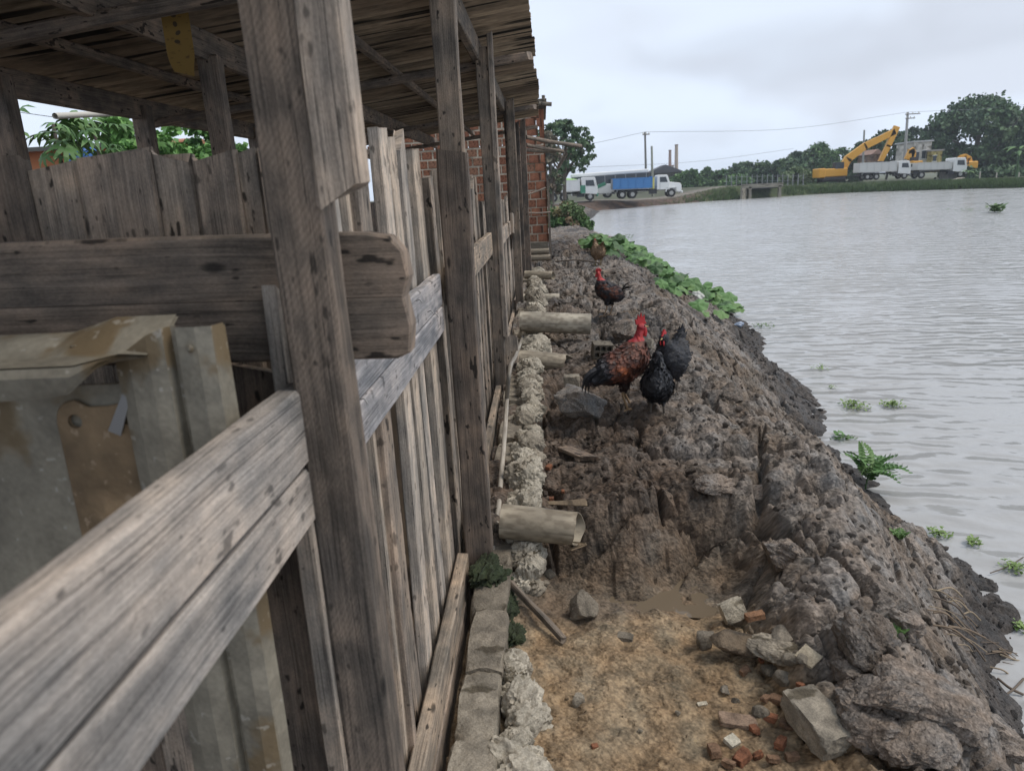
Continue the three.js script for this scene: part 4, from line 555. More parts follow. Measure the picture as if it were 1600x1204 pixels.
// ---------- unfinished hollow-brick building at the end of the shed ----------
{
  const bz = -13.6, b = thing('brick_building', 'unplastered red hollow-brick wall with toothed corner at the shed end', 'brick building', [0, 0, bz]);
  const bm = [[0.38, 0.165, 0.105], [0.43, 0.19, 0.12], [0.33, 0.14, 0.09], [0.40, 0.21, 0.145]].map(c => std(c, { map: concMap, bumpMap: soilBump, bumpScale: 0.003, roughness: 0.9 }));
  const hollowG = (() => { const s = new THREE.Shape(); s.moveTo(-0.045, -0.0675); s.lineTo(0.045, -0.0675); s.lineTo(0.045, 0.0675); s.lineTo(-0.045, 0.0675); s.closePath(); for (const x of [-0.021, 0.021]) for (const y of [-0.043, 0, 0.043]) { const h = new THREE.Path(); h.moveTo(x - 0.016, y - 0.017); h.lineTo(x + 0.016, y - 0.017); h.lineTo(x + 0.016, y + 0.017); h.lineTo(x - 0.016, y + 0.017); h.closePath(); s.holes.push(h); } return new THREE.ExtrudeGeometry(s, { depth: 0.19, bevelEnabled: false }).translate(0, 0, -0.095).rotateY(Math.PI / 2); })();
  const solid = rbox(0.180, 0.128, 0.09, 0.006), p0 = onZ(858, 372, bz).y, RX = 0.075;
  // mortar bed behind the brick faces
  const top = 3.12, half = top - 0.9;
  part('mortar_bed', mg([box(2.9, 1.72, 0.082, RX - 1.46 - 0.02, 0.72 + 0.86 - 0.02, 0), box(2.78, 0.62, 0.082, RX - 1.46 - 0.16, 2.46 + 0.29, 0)]), rockM([0.62, 0.57, 0.50]), b);
  for (let r = 0; r < 15; r++) {
    const y = 0.80 + r * 0.152; const inset = r < 11 ? 0 : [0.06, 0.12, 0.05, 0.10][r - 11];
    for (let i = 0; i < 15; i++) { const x = RX - inset - 0.095 - i * 0.2 - (r % 2 ? 0.1 : 0); const m = part('brick', i === 0 ? hollowG : solid, bm[Math.floor(rnd() * 4)], b); m.position.set(x + rr(-0.003, 0.003), y + rr(-0.003, 0.003), rr(-0.004, 0.004) + 0.0); m.rotation.z = rr(-0.008, 0.008); if (i === 0 && r % 2) { const h = part('brick', hollowG, bm[Math.floor(rnd() * 4)], b); h.scale.x = 0.45; h.position.set(RX - inset - 0.048, y, 0); } }
  }
  // return wall going away along the bank, side faces with open cells
  part('side_wall', box(0.09, 2.3, 3.2, RX - 0.05, 1.85, -1.7), bm[0], b);
  part('foundation', box(2.9, 0.8, 0.16, RX - 1.47, 0.32, 0.0), M.concDark, b);
  part('corner_post', box(0.035, 2.1, 0.05, RX + 0.022, 0.75, 0.09), M.postMid, b);
  part('roof_slab', box(3.0, 0.06, 3.4, RX - 1.45, 3.12, -1.6), M.concDark, b);
  part('gutter_stub', mg([cyl(0.035, 0.035, 0.22, 10, RX + 0.03, 3.06, 0.12, 0, 0, 1.45), cyl(0.03, 0.03, 0.08, 10, RX + 0.0, 3.16, 0.12)]), M.concDark, b);
  // timber poles projecting past the wall
  for (const [a, c, r, l] of [[[822, 214], [908, 228], 0.032, 'upper round pole sticking out past the brick corner'], [[822, 226], [880, 236], 0.028, 'lower weathered pole sticking out past the brick corner'], [[815, 233], [868, 236], 0.03, 'short thick pole stub under the roof end'], [[818, 305], [852, 293], 0.014, 'thin rod crossing in front of the brick wall'], [[824, 332], [860, 331], 0.013, 'thin level rail fixed across the lower brick wall']]) solo('timber_pole', tube([onZ(...a, -12.2), onZ((a[0] + c[0]) / 2, (a[1] + c[1]) / 2 + 1, -12.5), onZ(...c, -12.8)], r, 8), M.postMid, l, 'pole');
  { const m = solo('timber_pole', tube([onZ(885, 238, -12.9), onZ(872, 262, -13.0)], 0.03, 7), M.postMid, 'short slanted brace pole beyond the brick corner', 'pole'); }
}
// ---------- plants near the water ----------
const leafM = (c, t = 0.3) => new THREE.MeshPhysicalMaterial({ color: new THREE.Color().setRGB(...c), roughness: 0.6, transmission: 0, side: THREE.DoubleSide });
const greens = [leafM([0.070, 0.155, 0.040]), leafM([0.095, 0.20, 0.054]), leafM([0.045, 0.10, 0.030]), leafM([0.115, 0.21, 0.06])];
function lobedLeaf(r, lobes, dip) { const s = []; const N = 30; for (let i = 0; i <= N; i++) { const a = i / N * Math.PI * 2, k = r * (1 - dip * Math.abs(Math.sin(a * lobes / 2)) * 1 - 0.45 * Math.exp(-Math.pow((a > Math.PI ? a - Math.PI * 2 : a) / 0.25, 2))); s.push([Math.cos(a) * k, Math.sin(a) * k]); } const pos = []; for (let i = 0; i < N; i++) { const q = (p, t) => [p[0] * t, 0.22 * r * (1 - t * t) + 0.10 * r * Math.sin(Math.atan2(p[1], p[0]) * 5) * t, p[1] * t]; const a = s[i], b = s[i + 1]; pos.push(...q(a, 0), ...q(b, 0.6), ...q(a, 0.6), ...q(a, 0.6), ...q(b, 0.6), ...q(a, 1), ...q(b, 0.6), ...q(b, 1), ...q(a, 1)); } const g = new THREE.BufferGeometry(); g.setAttribute('position', new THREE.Float32BufferAttribute(pos, 3)); g.computeVertexNormals(); return g; }
{
  const lg = [lobedLeaf(0.15, 5, 0.12), lobedLeaf(0.12, 5, 0.18), lobedLeaf(0.17, 3, 0.10)];
  const vines = [[[[955, 392], [1000, 405], [1040, 425], [1075, 448], [1100, 465], [1130, 478]], 150, 'long creeping vine with broad green leaves trailing down the bank to the water'], [[[1040, 440], [1055, 458], [1085, 472]], 34, 'smaller leafy clump below the creeping vine'], [[[945, 388], [975, 400], [1010, 415], [1050, 445]], 70, 'dense leafy vine end behind the tan hen']];
  for (const [path, n, l] of vines) {
    const v = thing('creeping_vine', l, 'vine'), P = path.map(([a, b]) => { const p = pxGround(a, b, -0.4); p.y = Math.max(p.y, WATER) + 0.10; return p; });
    const c = new THREE.CatmullRomCurve3(P); part('stem', new THREE.TubeGeometry(c, 60, 0.009, 5), greens[2], v);
    for (let i = 0; i < n; i++) { const t = c.getPoint(rnd()), d = -t.z / 14, m = part('leaf', lg[Math.floor(rnd() * 3)], greens[[0, 0, 1, 1, 2, 3][Math.floor(rnd() * 6)]], v), ox = rr(-0.42, 0.42), oz = rr(-0.9, 0.9); const gx = t.x + ox, gz = t.z + oz; m.position.set(gx, Math.max(ground(gx, gz), WATER) + rr(0.04, 0.19), gz); m.rotation.set(rr(-0.2, 0.75), rr(0, 6.3), rr(-0.7, 0.3)); m.scale.setScalar(rr(0.7, 1.25)); }
  }
}
// feathery-leaved plant at the water edge
function pinnate(L, n, w) { const pos = []; const tri = (a, b, c) => pos.push(...a, ...b, ...c); const sp = t => [L * t, 0.35 * L * Math.sin(t * 2.4) * 0.8 - 0.25 * L * t * t, 0]; for (let k = 0; k < n; k++) { const t = 0.12 + 0.88 * k / (n - 1), c = sp(t), l = w * Math.sin(Math.PI * (0.18 + 0.78 * t)) + 0.012; for (const s of [-1, 1]) { const dx = l * 0.30, e = [c[0] + dx, c[1] - l * 0.18, s * l], m1 = [c[0] + dx * 0.2 - 0.017, c[1] + 0.002, s * l * 0.5], m2 = [c[0] + dx * 0.7 + 0.017, c[1] + 0.002, s * l * 0.5]; const e1 = [e[0] - 0.010, e[1], e[2] * 0.97], e2 = [e[0] + 0.012, e[1], e[2] * 0.95]; tri(c, m1, e1); tri(c, e1, e2); tri(c, e2, m2); } } for (let k = 0; k < 10; k++) { const a = sp(k / 10), b = sp((k + 1) / 10), h = 0.0018; tri([a[0], a[1], -h], [b[0], b[1], -h], [b[0], b[1], h]); tri([a[0], a[1], -h], [b[0], b[1], h], [a[0], a[1], h]); } const g = new THREE.BufferGeometry(); g.setAttribute('position', new THREE.Float32BufferAttribute(pos, 3)); g.computeVertexNormals(); return g; }
{
  const p = pxGround(1352, 765, -0.8), pl = thing('feathery_plant', 'bright green plant with feathery paired leaflets growing at the waterline', 'plant', [p.x, p.y, p.z]), pg = [pinnate(0.32, 10, 0.062), pinnate(0.25, 9, 0.056)];
  part('stem', tube([[0, -0.05, 0], [0.01, 0.08, 0], [0.02, 0.17, 0.01]], 0.006, 6), greens[2], pl);
  [[0, 0.9, 0], [0.5, 0.5, 0.02], [-0.5, 0.6, 0], [1.1, 0.5, 0], [-1.1, 0.4, 0], [2.2, 0.7, 0], [3.2, 0.8, 0], [-2.2, 0.4, 0], [-0.2, 0.15, 0], [-0.8, 0.0, 0], [0.9, 0.1, 0], [1.6, 0.9, 0]].forEach(([a, e], i) => { const m = part('leaf', pg[i % 2], greens[[1, 0, 1, 3][i % 4]], pl); m.position.set(0.015, 0.06 + 0.01 * i, 0); m.rotation.order = 'YXZ'; m.rotation.set(0, a, e); });
  const q = pxGround(1316, 706, -0.8), s = thing('seedling', 'small young seedling with pointed leaves beside the feathery plant', 'plant', [q.x, q.y, q.z]); part('stem', tube([[0, -0.03, 0], [0, 0.08, 0], [0.005, 0.16, 0]], 0.004, 5), greens[3], s);
  const sg = pinnate(0.13, 5, 0.045); for (let i = 0; i < 8; i++) { const m = part('leaf', sg, greens[i % 2 ? 3 : 1], s); m.position.y = 0.05 + i * 0.014; m.rotation.order = 'YXZ'; m.rotation.set(0, i * 2.4, 0.4); }
  for (const [px, py, l] of [[1405, 842, 'tiny green sprout on the slope above the black silt'], [1390, 1000, 'tiny green sprout among brown clods']]) { const t = pxGround(px, py, -0.3), m = thing('sprout', l, 'plant', [t.x, t.y, t.z]); for (let i = 0; i < 6; i++) { const f = part('leaf', sg, greens[3], m); f.scale.setScalar(0.5); f.rotation.order = 'YXZ'; f.rotation.set(0, i * 1.05, 0.7); } }
}
// floating weed on the water
function weedGeo(n, rx, rz, s) { const pos = []; for (let i = 0; i < n; i++) { const a = rr(0, 6.28), r = rnd(), x = Math.cos(a) * r * rx, z = Math.sin(a) * r * rz, y = rr(0.002, 0.05 * s / 0.03), q = rr(0, 6.28), l = s * rr(0.6, 1.4), t = rr(0.1, 0.8); const d = [Math.cos(q) * l, l * t, Math.sin(q) * l], w = [-Math.sin(q) * l * 0.4, 0, Math.cos(q) * l * 0.4]; const A = [x, y, z], Bp = [x + d[0] * 0.5 + w[0], y + d[1] * 0.6, z + d[2] * 0.5 + w[2]], C = [x + d[0], y + d[1], z + d[2]], D = [x + d[0] * 0.5 - w[0], y + d[1] * 0.6, z + d[2] * 0.5 - w[2]]; pos.push(...A, ...Bp, ...C, ...A, ...C, ...D); } const g = new THREE.BufferGeometry(); g.setAttribute('position', new THREE.Float32BufferAttribute(pos, 3)); g.computeVertexNormals(); return g; }
const weedM = [leafM([0.17, 0.26, 0.07]), leafM([0.10, 0.17, 0.055])];
for (const [px, py, w, n, k, s, l] of [[1335, 636, 50, 230, 0, 0.03, 'pale green floating weed off the bank, wider of a joined pair'], [1395, 635, 36, 170, 0, 0.03, 'pale green floating weed, outer of a joined pair'], [1283, 577, 30, 50, 0, 0.03, 'thin strand of floating weed near the black silt point'], [1190, 512, 40, 90, 1, 0.035, 'weed mat hugging the shore near the plastic scrap'], [1468, 838, 36, 120, 0, 0.024, 'bright floating weed patch against the black silt'], [1520, 852, 24, 90, 0, 0.024, 'small round floating weed next to the bright patch'], [1585, 890, 40, 130, 0, 0.024, 'floating weed mat beside the bare twig'], [1592, 985, 24, 60, 0, 0.024, 'weed patch caught behind the reed stalks'], [1555, 332, 14, 160, 1, 0.22, 'distant tuft of green water plants standing in the lake'], [1515, 329, 60, 90, 1, 0.07, 'low dark weed streak beside the distant tuft'], [1330, 343, 20, 40, 1, 0.05, 'thin distant weed fleck on the open lake'], [975, 372, 30, 90, 1, 0.08, 'shore weed near the end of the mud bank'], [1300, 607, 12, 20, 0, 0.025, 'tiny weed fleck close to the mud slope']]) {
  const p = onY(px, py, WATER), d = -p.z / 1100, rx = w * d / 2; const m = solo('floating_weed', weedGeo(n, rx, rx * (py < 400 ? 2.2 : 1.1), s), weedM[k], l, 'water weed'); m.position.set(p.x, WATER + 0.003, p.z); m.userData.kind = 'stuff';
}
// ---------- trees and shrubs ----------
function crownGeo(clumps, leaf, cols, o = {}) {        // clumps: [x,y,z,r,n]; leaf-sized folded faces
  const pos = [], col = [];
  for (const [cx, cy, cz, r, n] of clumps) {
    const ct = cols[Math.floor(rnd() * cols.length)];
    for (let i = 0; i < n; i++) {
      const d = V(rr(-1, 1), rr(-1, 1), rr(-1, 1)); if (d.lengthSq() > 1) d.normalize(); const q = d.clone().multiplyScalar(r * (0.55 + 0.5 * rnd())); const x = cx + q.x, y = cy + q.y * (o.flat ?? 0.75), z = cz + q.z, l = leaf * rr(0.6, 1.5);
      const u = V(rr(-1, 1), rr(-0.9, 0.5), rr(-1, 1)).normalize(), w = u.clone().cross(V(rr(-1, 1), rr(-1, 1), rr(-1, 1))).normalize().multiplyScalar(l * (o.w ?? 0.42)), e = u.multiplyScalar(l);
      const A = [x, y, z], Bq = [x + e.x * 0.5 + w.x, y + e.y * 0.5 + w.y, z + e.z * 0.5 + w.z], C = [x + e.x, y + e.y - l * 0.12, z + e.z], D = [x + e.x * 0.5 - w.x, y + e.y * 0.5 - w.y, z + e.z * 0.5 - w.z];
      pos.push(...A, ...Bq, ...C, ...A, ...C, ...D); const k = rr(0.7, 1.35) * 1.65; for (let t = 0; t < 6; t++) col.push(ct[0] * k, ct[1] * k, ct[2] * k);
    }
  }
  const g = new THREE.BufferGeometry(); g.setAttribute('position', new THREE.Float32BufferAttribute(pos, 3)); g.setAttribute('color', new THREE.Float32BufferAttribute(col, 3)); g.computeVertexNormals(); return g;
}
const crownM = std(0xffffff, { vertexColors: true, roughness: 0.7, side: THREE.DoubleSide }), barkM = std([0.13, 0.11, 0.09]);
const darkG = [[0.035, 0.065, 0.030], [0.045, 0.080, 0.034], [0.030, 0.055, 0.028], [0.055, 0.09, 0.04]], midG = [[0.055, 0.105, 0.035], [0.07, 0.125, 0.04], [0.045, 0.09, 0.032]], brightG = [[0.075, 0.16, 0.04], [0.095, 0.19, 0.05], [0.06, 0.13, 0.035]], dryG = [[0.12, 0.105, 0.05], [0.07, 0.10, 0.04], [0.16, 0.12, 0.07], [0.06, 0.095, 0.035]];
function tree(name, label, x, y, z, H, R, o = {}) {
  const t = thing(name, label, o.cat ?? 'tree', [x, y, z], o.group), tr = o.trunk ?? 0.25, nl = o.limbs ?? 5, geos = [], cl = [], c0 = H * (o.base ?? 0.4);
  if (tr > 0) { geos.push(tube([[0, -0.2, 0], [rr(-0.1, 0.1) * R, c0 * 0.6, 0], [rr(-0.15, 0.15) * R, H * 0.72, rr(-0.1, 0.1) * R]], H * 0.025 * tr / 0.25, 7)); for (let i = 0; i < nl; i++) { const a = i / nl * 6.28 + rr(-0.4, 0.4), h0 = c0 * rr(0.55, 0.95); geos.push(tube([[0, h0, 0], [Math.cos(a) * R * 0.35, h0 + (H - h0) * 0.35, Math.sin(a) * R * 0.35], [Math.cos(a) * R * 0.75, h0 + (H - h0) * rr(0.4, 0.75), Math.sin(a) * R * 0.75]], H * 0.010, 5)); } part('trunk', mg(geos), barkM, t); }
  const n = o.clumps ?? 40; for (let i = 0; i < n; i++) { const a = rr(0, 6.28), u = rnd(), yy = lerp(c0, H, Math.pow(u, 0.85)), prof = Math.pow(Math.sin(Math.PI * Math.min(1, 0.12 + 0.86 * u)), 0.6), rad = R * prof * Math.sqrt(rr(0.15, 1)); cl.push([Math.cos(a) * rad, yy - R * 0.06, Math.sin(a) * rad * (o.dz ?? 1), R * rr(0.14, 0.30) * (o.cs ?? 1), o.per ?? 90]); }
  part('crown', crownGeo(cl, o.leaf ?? 0.3, o.cols ?? darkG, o), crownM, t); return t;
}
// yard greenery seen through the open side of the shed
{
  const g = onX(70, 235, -5.2);
  // cassava-like plants with hand-shaped leaves
  const hand = (() => { const pos = []; for (let k = 0; k < 7; k++) { const a = (k - 3) * 0.62, L = 0.20 * (1 - 0.06 * Math.abs(k - 3)), dx = Math.cos(a), dz = Math.sin(a), w = 0.026; for (let s = 0; s < 3; s++) { const t0 = s / 3, t1 = (s + 1) / 3, w0 = w * Math.sin(Math.PI * (0.1 + 0.9 * t0)), w1 = w * Math.sin(Math.PI * (0.1 + 0.9 * t1)) * (s === 2 ? 0.05 : 1), y0 = 0.03 * Math.sin(t0 * 3) - 0.07 * t0 * t0, y1 = 0.03 * Math.sin(t1 * 3) - 0.07 * t1 * t1; const A = [dx * L * t0 - dz * w0, y0, dz * L * t0 + dx * w0], Bq = [dx * L * t0 + dz * w0, y0, dz * L * t0 - dx * w0], C = [dx * L * t1 - dz * w1, y1, dz * L * t1 + dx * w1], D = [dx * L * t1 + dz * w1, y1, dz * L * t1 - dx * w1]; pos.push(...A, ...C, ...Bq, ...Bq, ...C, ...D); } } const q = new THREE.BufferGeometry(); q.setAttribute('position', new THREE.Float32BufferAttribute(pos, 3)); q.computeVertexNormals(); return q; })();
  for (const [px, py, n, sp, l] of [[85, 208, 24, 0.36, 'tall cassava plant with hand-shaped leaves in front of the orange house'], [150, 224, 18, 0.36, 'shorter cassava plant with hand-shaped leaves beside leafy bushes']]) { const c = onX(px, py, -5.6), t = thing('cassava_plant', l, 'plant', [c.x, 0, c.z]); part('stem', tube([[0, 0, 0], [0.03, c.y * 0.5, 0], [0, c.y + 0.1, 0]], 0.018, 6), barkM, t); for (let i = 0; i < n; i++) { const a = rr(0, 6.28), r = sp * Math.sqrt(rnd()), m = part('leaf', hand, greens[[1, 3, 0, 1][i % 4]], t); m.position.set(Math.cos(a) * r, c.y + rr(-0.28, 0.30) * (1 - r * 0.6), Math.sin(a) * r); m.rotation.order = 'YXZ'; m.rotation.set(rr(-0.3, 0.3), -a + rr(-0.4, 0.4), rr(-0.9, 0.1)); m.scale.setScalar(rr(0.8, 1.25)); } }
  for (const [px, py, R, l] of [[200, 215, 0.8, 'leafy green bush behind the open shed beyond the cassava'], [265, 210, 0.85, 'leafy green bush seen between the inner shed posts'], [325, 208, 0.75, 'leafy green bush next to the dark inner post']]) { const c = onX(px, py, -6.8); tree('leafy_bush', l, c.x, 0, c.z, c.y + 0.28, R, { cat: 'bush', trunk: 0.15, base: 0.25, clumps: 34, per: 110, leaf: 0.12, cols: brightG, cs: 1.1 }); }
  const hz = -17, A = onZ(30, 240, hz), Bp = onZ(128, 240, hz), hs = thing('orange_house', 'orange house with low tiled roof behind the cassava plants', 'house', [(A.x + Bp.x) / 2, 0, hz]); const W = 5.2; part('wall', box(W, A.y + 0.1, 3, 0, A.y / 2 - 0.05, -1.5), std([0.50, 0.20, 0.09]), hs);
  const rf = part('roof', extr([[-1.9, 0], [1.9, 0], [0, 0.25]], W + 0.4).rotateY(Math.PI / 2).translate(-(W + 0.4) / 2, A.y, -1.5), std([0.38, 0.16, 0.09]), hs); part('fascia', box(W + 0.42, 0.09, 0.05, 0, A.y + 0.04, 0.42), std([0.10, 0.10, 0.09]), hs);
  { const c = onX(127, 236, -6.4); const t = solo('water_barrel', new THREE.LatheGeometry([[0, 0], [0.2, 0], [0.21, 0.04], [0.215, 0.4], [0.225, 0.42], [0.215, 0.44], [0.21, 0.85], [0.19, 0.9], [0, 0.9]].map(p => new THREE.Vector2(...p)), 20), std([0.04, 0.14, 0.42], { roughness: 0.5 }), 'blue plastic barrel standing among the bushes', 'barrel'); t.position.set(c.x, c.y - 0.86, c.z); const s = solo('barrel_stand', mg([box(0.5, 0.05, 0.5, 0, c.y - 0.89, 0), ...[[-1, -1], [1, -1], [-1, 1], [1, 1]].map(([a, b]) => box(0.06, c.y - 0.9, 0.06, a * 0.2, (c.y - 0.9) / 2, b * 0.2))]), M.board, 'wooden stand under the blue barrel', 'stand'); s.position.set(c.x, 0, c.z); }
  // white pole and wires crossing the opening
  solo('pole_rail', tube([onX(85, 181, -4.4), onX(150, 178, -4.4), onX(215, 176, -4.4)], 0.028, 8), std([0.52, 0.50, 0.45]), 'pale horizontal pole hanging outside the open shed side', 'pole'); solo('pole_rail', tube([onX(235, 196, -4.4), onX(310, 190, -4.4)], 0.022, 8), std([0.45, 0.40, 0.33]), 'tan horizontal pole above the leafy bushes', 'pole');
  solo('eave_batten', tube([onX(-30, 126, -2.98), onX(52, 124, -2.98)], 0.02, 6), M.board, 'pale batten poking out under the far eave', 'pole'); solo('overhead_wire', tube([onX(-60, 158, -9), onX(10, 172, -9), onX(210, 197, -9), onX(420, 208, -9)], 0.006, 5, 30), std([0.05, 0.05, 0.05]), 'dark cable crossing the opening above the cassava', 'cable');
}
// ---------- far shore, road, culvert ----------
const shoreF = [[840, 336], [870, 333], [930, 329], [1000, 323], [1060, 318], [1110, 314], [1160, 311], [1220, 307], [1300, 302], [1380, 299], [1450, 297], [1530, 294.5], [1600, 293], [1750, 287], [1950, 279]].map(([a, b]) => onY(a, b, WATER));
const topPx = [[840, 321], [870, 320], [930, 314.5], [1000, 312.5], [1060, 307.5], [1110, 297], [1160, 290], [1220, 289], [1300, 287.5], [1380, 285], [1450, 283], [1530, 281], [1600, 279], [1750, 272], [1950, 262]];
const topF = shoreF.map((s, i) => onZ(topPx[i][0], topPx[i][1], s.z - 2.6));
const roadY = x => pw(topF.map(p => [p.x, p.y]), x);
{
  const rows = [s => V(s[0].x, WATER - 1.2, s[0].z + 1.5), s => V(s[0].x, WATER - 0.03, s[0].z + 0.05), s => s[0].clone().lerp(s[1], 0.35), s => s[0].clone().lerp(s[1], 0.7), s => s[1].clone(), s => s[1].clone().add(V(0, 0.02, -1.5)), s => s[1].clone().add(V(0, 0.03, -6)), s => s[1].clone().add(V(0, 0, -14)), s => s[1].clone().add(V(0, -0.2, -40)), s => V(s[1].x * 1.8, 0, -600)];
  const S = 130, pos = [], col = [], idx = [], uv = [], cS = new THREE.CatmullRomCurve3(shoreF), cT = new THREE.CatmullRomCurve3(topF);
  for (let j = 0; j < rows.length; j++) for (let i = 0; i <= S; i++) {
    const q = [cS.getPoint(i / S), cT.getPoint(i / S)], p = rows[j](q), n = fbm(i * 0.37, j * 1.7, 3, 901); if (j > 1 && j < 5) { p.y += 0.18 * n; p.z += 0.4 * n; } if (j === 1) p.z += 0.5 * n;
    pos.push(p.x, p.y, p.z); const t = sm(17, 24, p.x + 5 * n); let c = mix3([0.155, 0.105, 0.078], [0.085, 0.115, 0.042], t); if (j === 5 || j === 6) c = mix3([0.27, 0.235, 0.19], [0.15, 0.13, 0.09], sm(24, 40, p.x)); if (j > 6) c = [0.10, 0.11, 0.05]; const k = 1 + 0.5 * n; col.push(c[0] * k, c[1] * k, c[2] * k); uv.push(p.x / 4, p.z / 4);
  }
  for (let j = 0; j < rows.length - 1; j++) for (let i = 0; i < S; i++) { const a = j * (S + 1) + i; idx.push(a, a + 1, a + S + 1, a + 1, a + S + 2, a + S + 1); }
  const g = new THREE.BufferGeometry(); g.setAttribute('position', new THREE.Float32BufferAttribute(pos, 3)); g.setAttribute('color', new THREE.Float32BufferAttribute(col, 3)); g.setAttribute('uv', new THREE.Float32BufferAttribute(uv, 2)); g.setIndex(idx); g.computeVertexNormals();
  struct('far_bank_ground', g, std(0xffffff, { vertexColors: true, map: soilMap, roughness: 0.95 }));
  const base = new THREE.PlaneGeometry(900, 600); base.rotateX(-Math.PI / 2); base.translate(60, -0.9, -410); struct('far_plain_ground', base, std([0.09, 0.10, 0.05]));
  // coarse grass on the bank, uncountable
  const N = 9000, bl = (() => { const q = new THREE.BufferGeometry(); const ps = []; for (let k = 0; k < 5; k++) { const a = k * 1.26, x = Math.cos(a), z = Math.sin(a); ps.push(x * 0.02 - z * 0.02, 0, z * 0.02 + x * 0.02, x * 0.02 + z * 0.02, 0, z * 0.02 - x * 0.02, x * 0.22, 0.5, z * 0.22); } q.setAttribute('position', new THREE.Float32BufferAttribute(ps, 3)); q.computeVertexNormals(); return q; })();
  const im = new THREE.InstancedMesh(bl, std(0xffffff, { side: THREE.DoubleSide }), N), m = new THREE.Matrix4(), cl = new THREE.Color(), q = new THREE.Quaternion();
  for (let i = 0; i < N; i++) { const t = lerp(0.2, 1, Math.sqrt(rnd())), s = cS.getPoint(t), tp = cT.getPoint(t), f = rnd() < 0.75 ? rnd() * 1.0 : 1, p = s.clone().lerp(tp, f); if (f === 1) p.z -= rr(0, 0.8); if (p.x > 25.5 && p.x < 32.5) { m.makeScale(0.001, 0.001, 0.001); m.setPosition(p.x, -2, p.z); im.setMatrixAt(i, m); im.setColorAt(i, cl); continue; } q.setFromEuler(new THREE.Euler(rr(-0.2, 0.2), rr(0, 6), rr(-0.2, 0.2))); const k = (rr(0.6, 1.5) * sm(8, 26, p.x) + 0.15) * lerp(1, 0.35, f); m.compose(p, q, V(k * 1.6, k * rr(0.7, 1.2), k * 1.6)); im.setMatrixAt(i, m); const v = rr(0.7, 1.4); cl.setRGB(0.075 * v, 0.125 * v, 0.04 * v); im.setColorAt(i, cl); }
  im.name = 'bank_grass'; im.userData.kind = 'stuff'; im.castShadow = im.receiveShadow = true; tag(im, 'coarse green grass along the far bank', 'grass'); scene.add(im);
}
{ // culvert
  const a = onZ(1163, 290, shoreF[6].z - 0.4), b = onZ(1218, 288, shoreF[6].z - 0.9), g = thing('concrete_culvert', 'grey concrete box culvert opening under the road at the lake edge', 'culvert', [a.x, 0, a.z]), w = b.x - a.x, cm = rockM([0.36, 0.35, 0.32]);
  part('headwall', mg([box(w + 0.6, 0.5, 0.5, w / 2, a.y - 0.1, 0), box(0.35, 2.2, 0.5, 0.75, -0.6, 0), box(0.35, 2.2, 0.5, w - 0.1, -0.6, 0)]), cm, g); part('inside', mg([box(w - 0.7, 0.1, 4, w / 2 + 0.3, a.y - 0.45, -2.2), box(w, 3, 0.1, w / 2, -0.6, -4.2)]), std([0.03, 0.03, 0.03]), g); part('wing_wall', box(0.25, 2.0, 1.9, -0.1, -0.6, 0.4, 0, -0.6), cm, g);
}
// ---------- vehicles ----------
const P = { white: std([0.72, 0.73, 0.72], { roughness: 0.5 }), dirtyWhite: std([0.58, 0.58, 0.56], { roughness: 0.6 }), blue: std([0.05, 0.19, 0.44], { roughness: 0.5 }), green: std([0.05, 0.22, 0.14], { roughness: 0.5 }), lime: std([0.25, 0.45, 0.12], { roughness: 0.8 }), dark: std([0.035, 0.036, 0.04]), glass: std([0.03, 0.04, 0.05], { roughness: 0.1 }), tyre: std([0.03, 0.03, 0.03], { roughness: 0.9 }), rim: std([0.42, 0.42, 0.40], { roughness: 0.5 }), yellow: std([0.66, 0.33, 0.035], { roughness: 0.5 }), grey: std([0.25, 0.26, 0.27]), red: std([0.4, 0.03, 0.02], { roughness: 0.4 }), lamp: std([0.7, 0.68, 0.6], { roughness: 0.2 }) };
function wheel(parent, x, z, r = 0.5, y = r) { const w = part('wheel', new THREE.TorusGeometry(r * 0.70, r * 0.30, 10, 22), P.tyre, parent); w.position.set(x, y, z); w.scale.z = 1.2; const rm = part('rim', mg([cyl(r * 0.52, r * 0.52, 0.2, 18, 0, 0, 0, Math.PI / 2), cyl(r * 0.2, r * 0.16, 0.28, 12, 0, 0, 0.04, Math.PI / 2)]), P.rim, w); return w; }
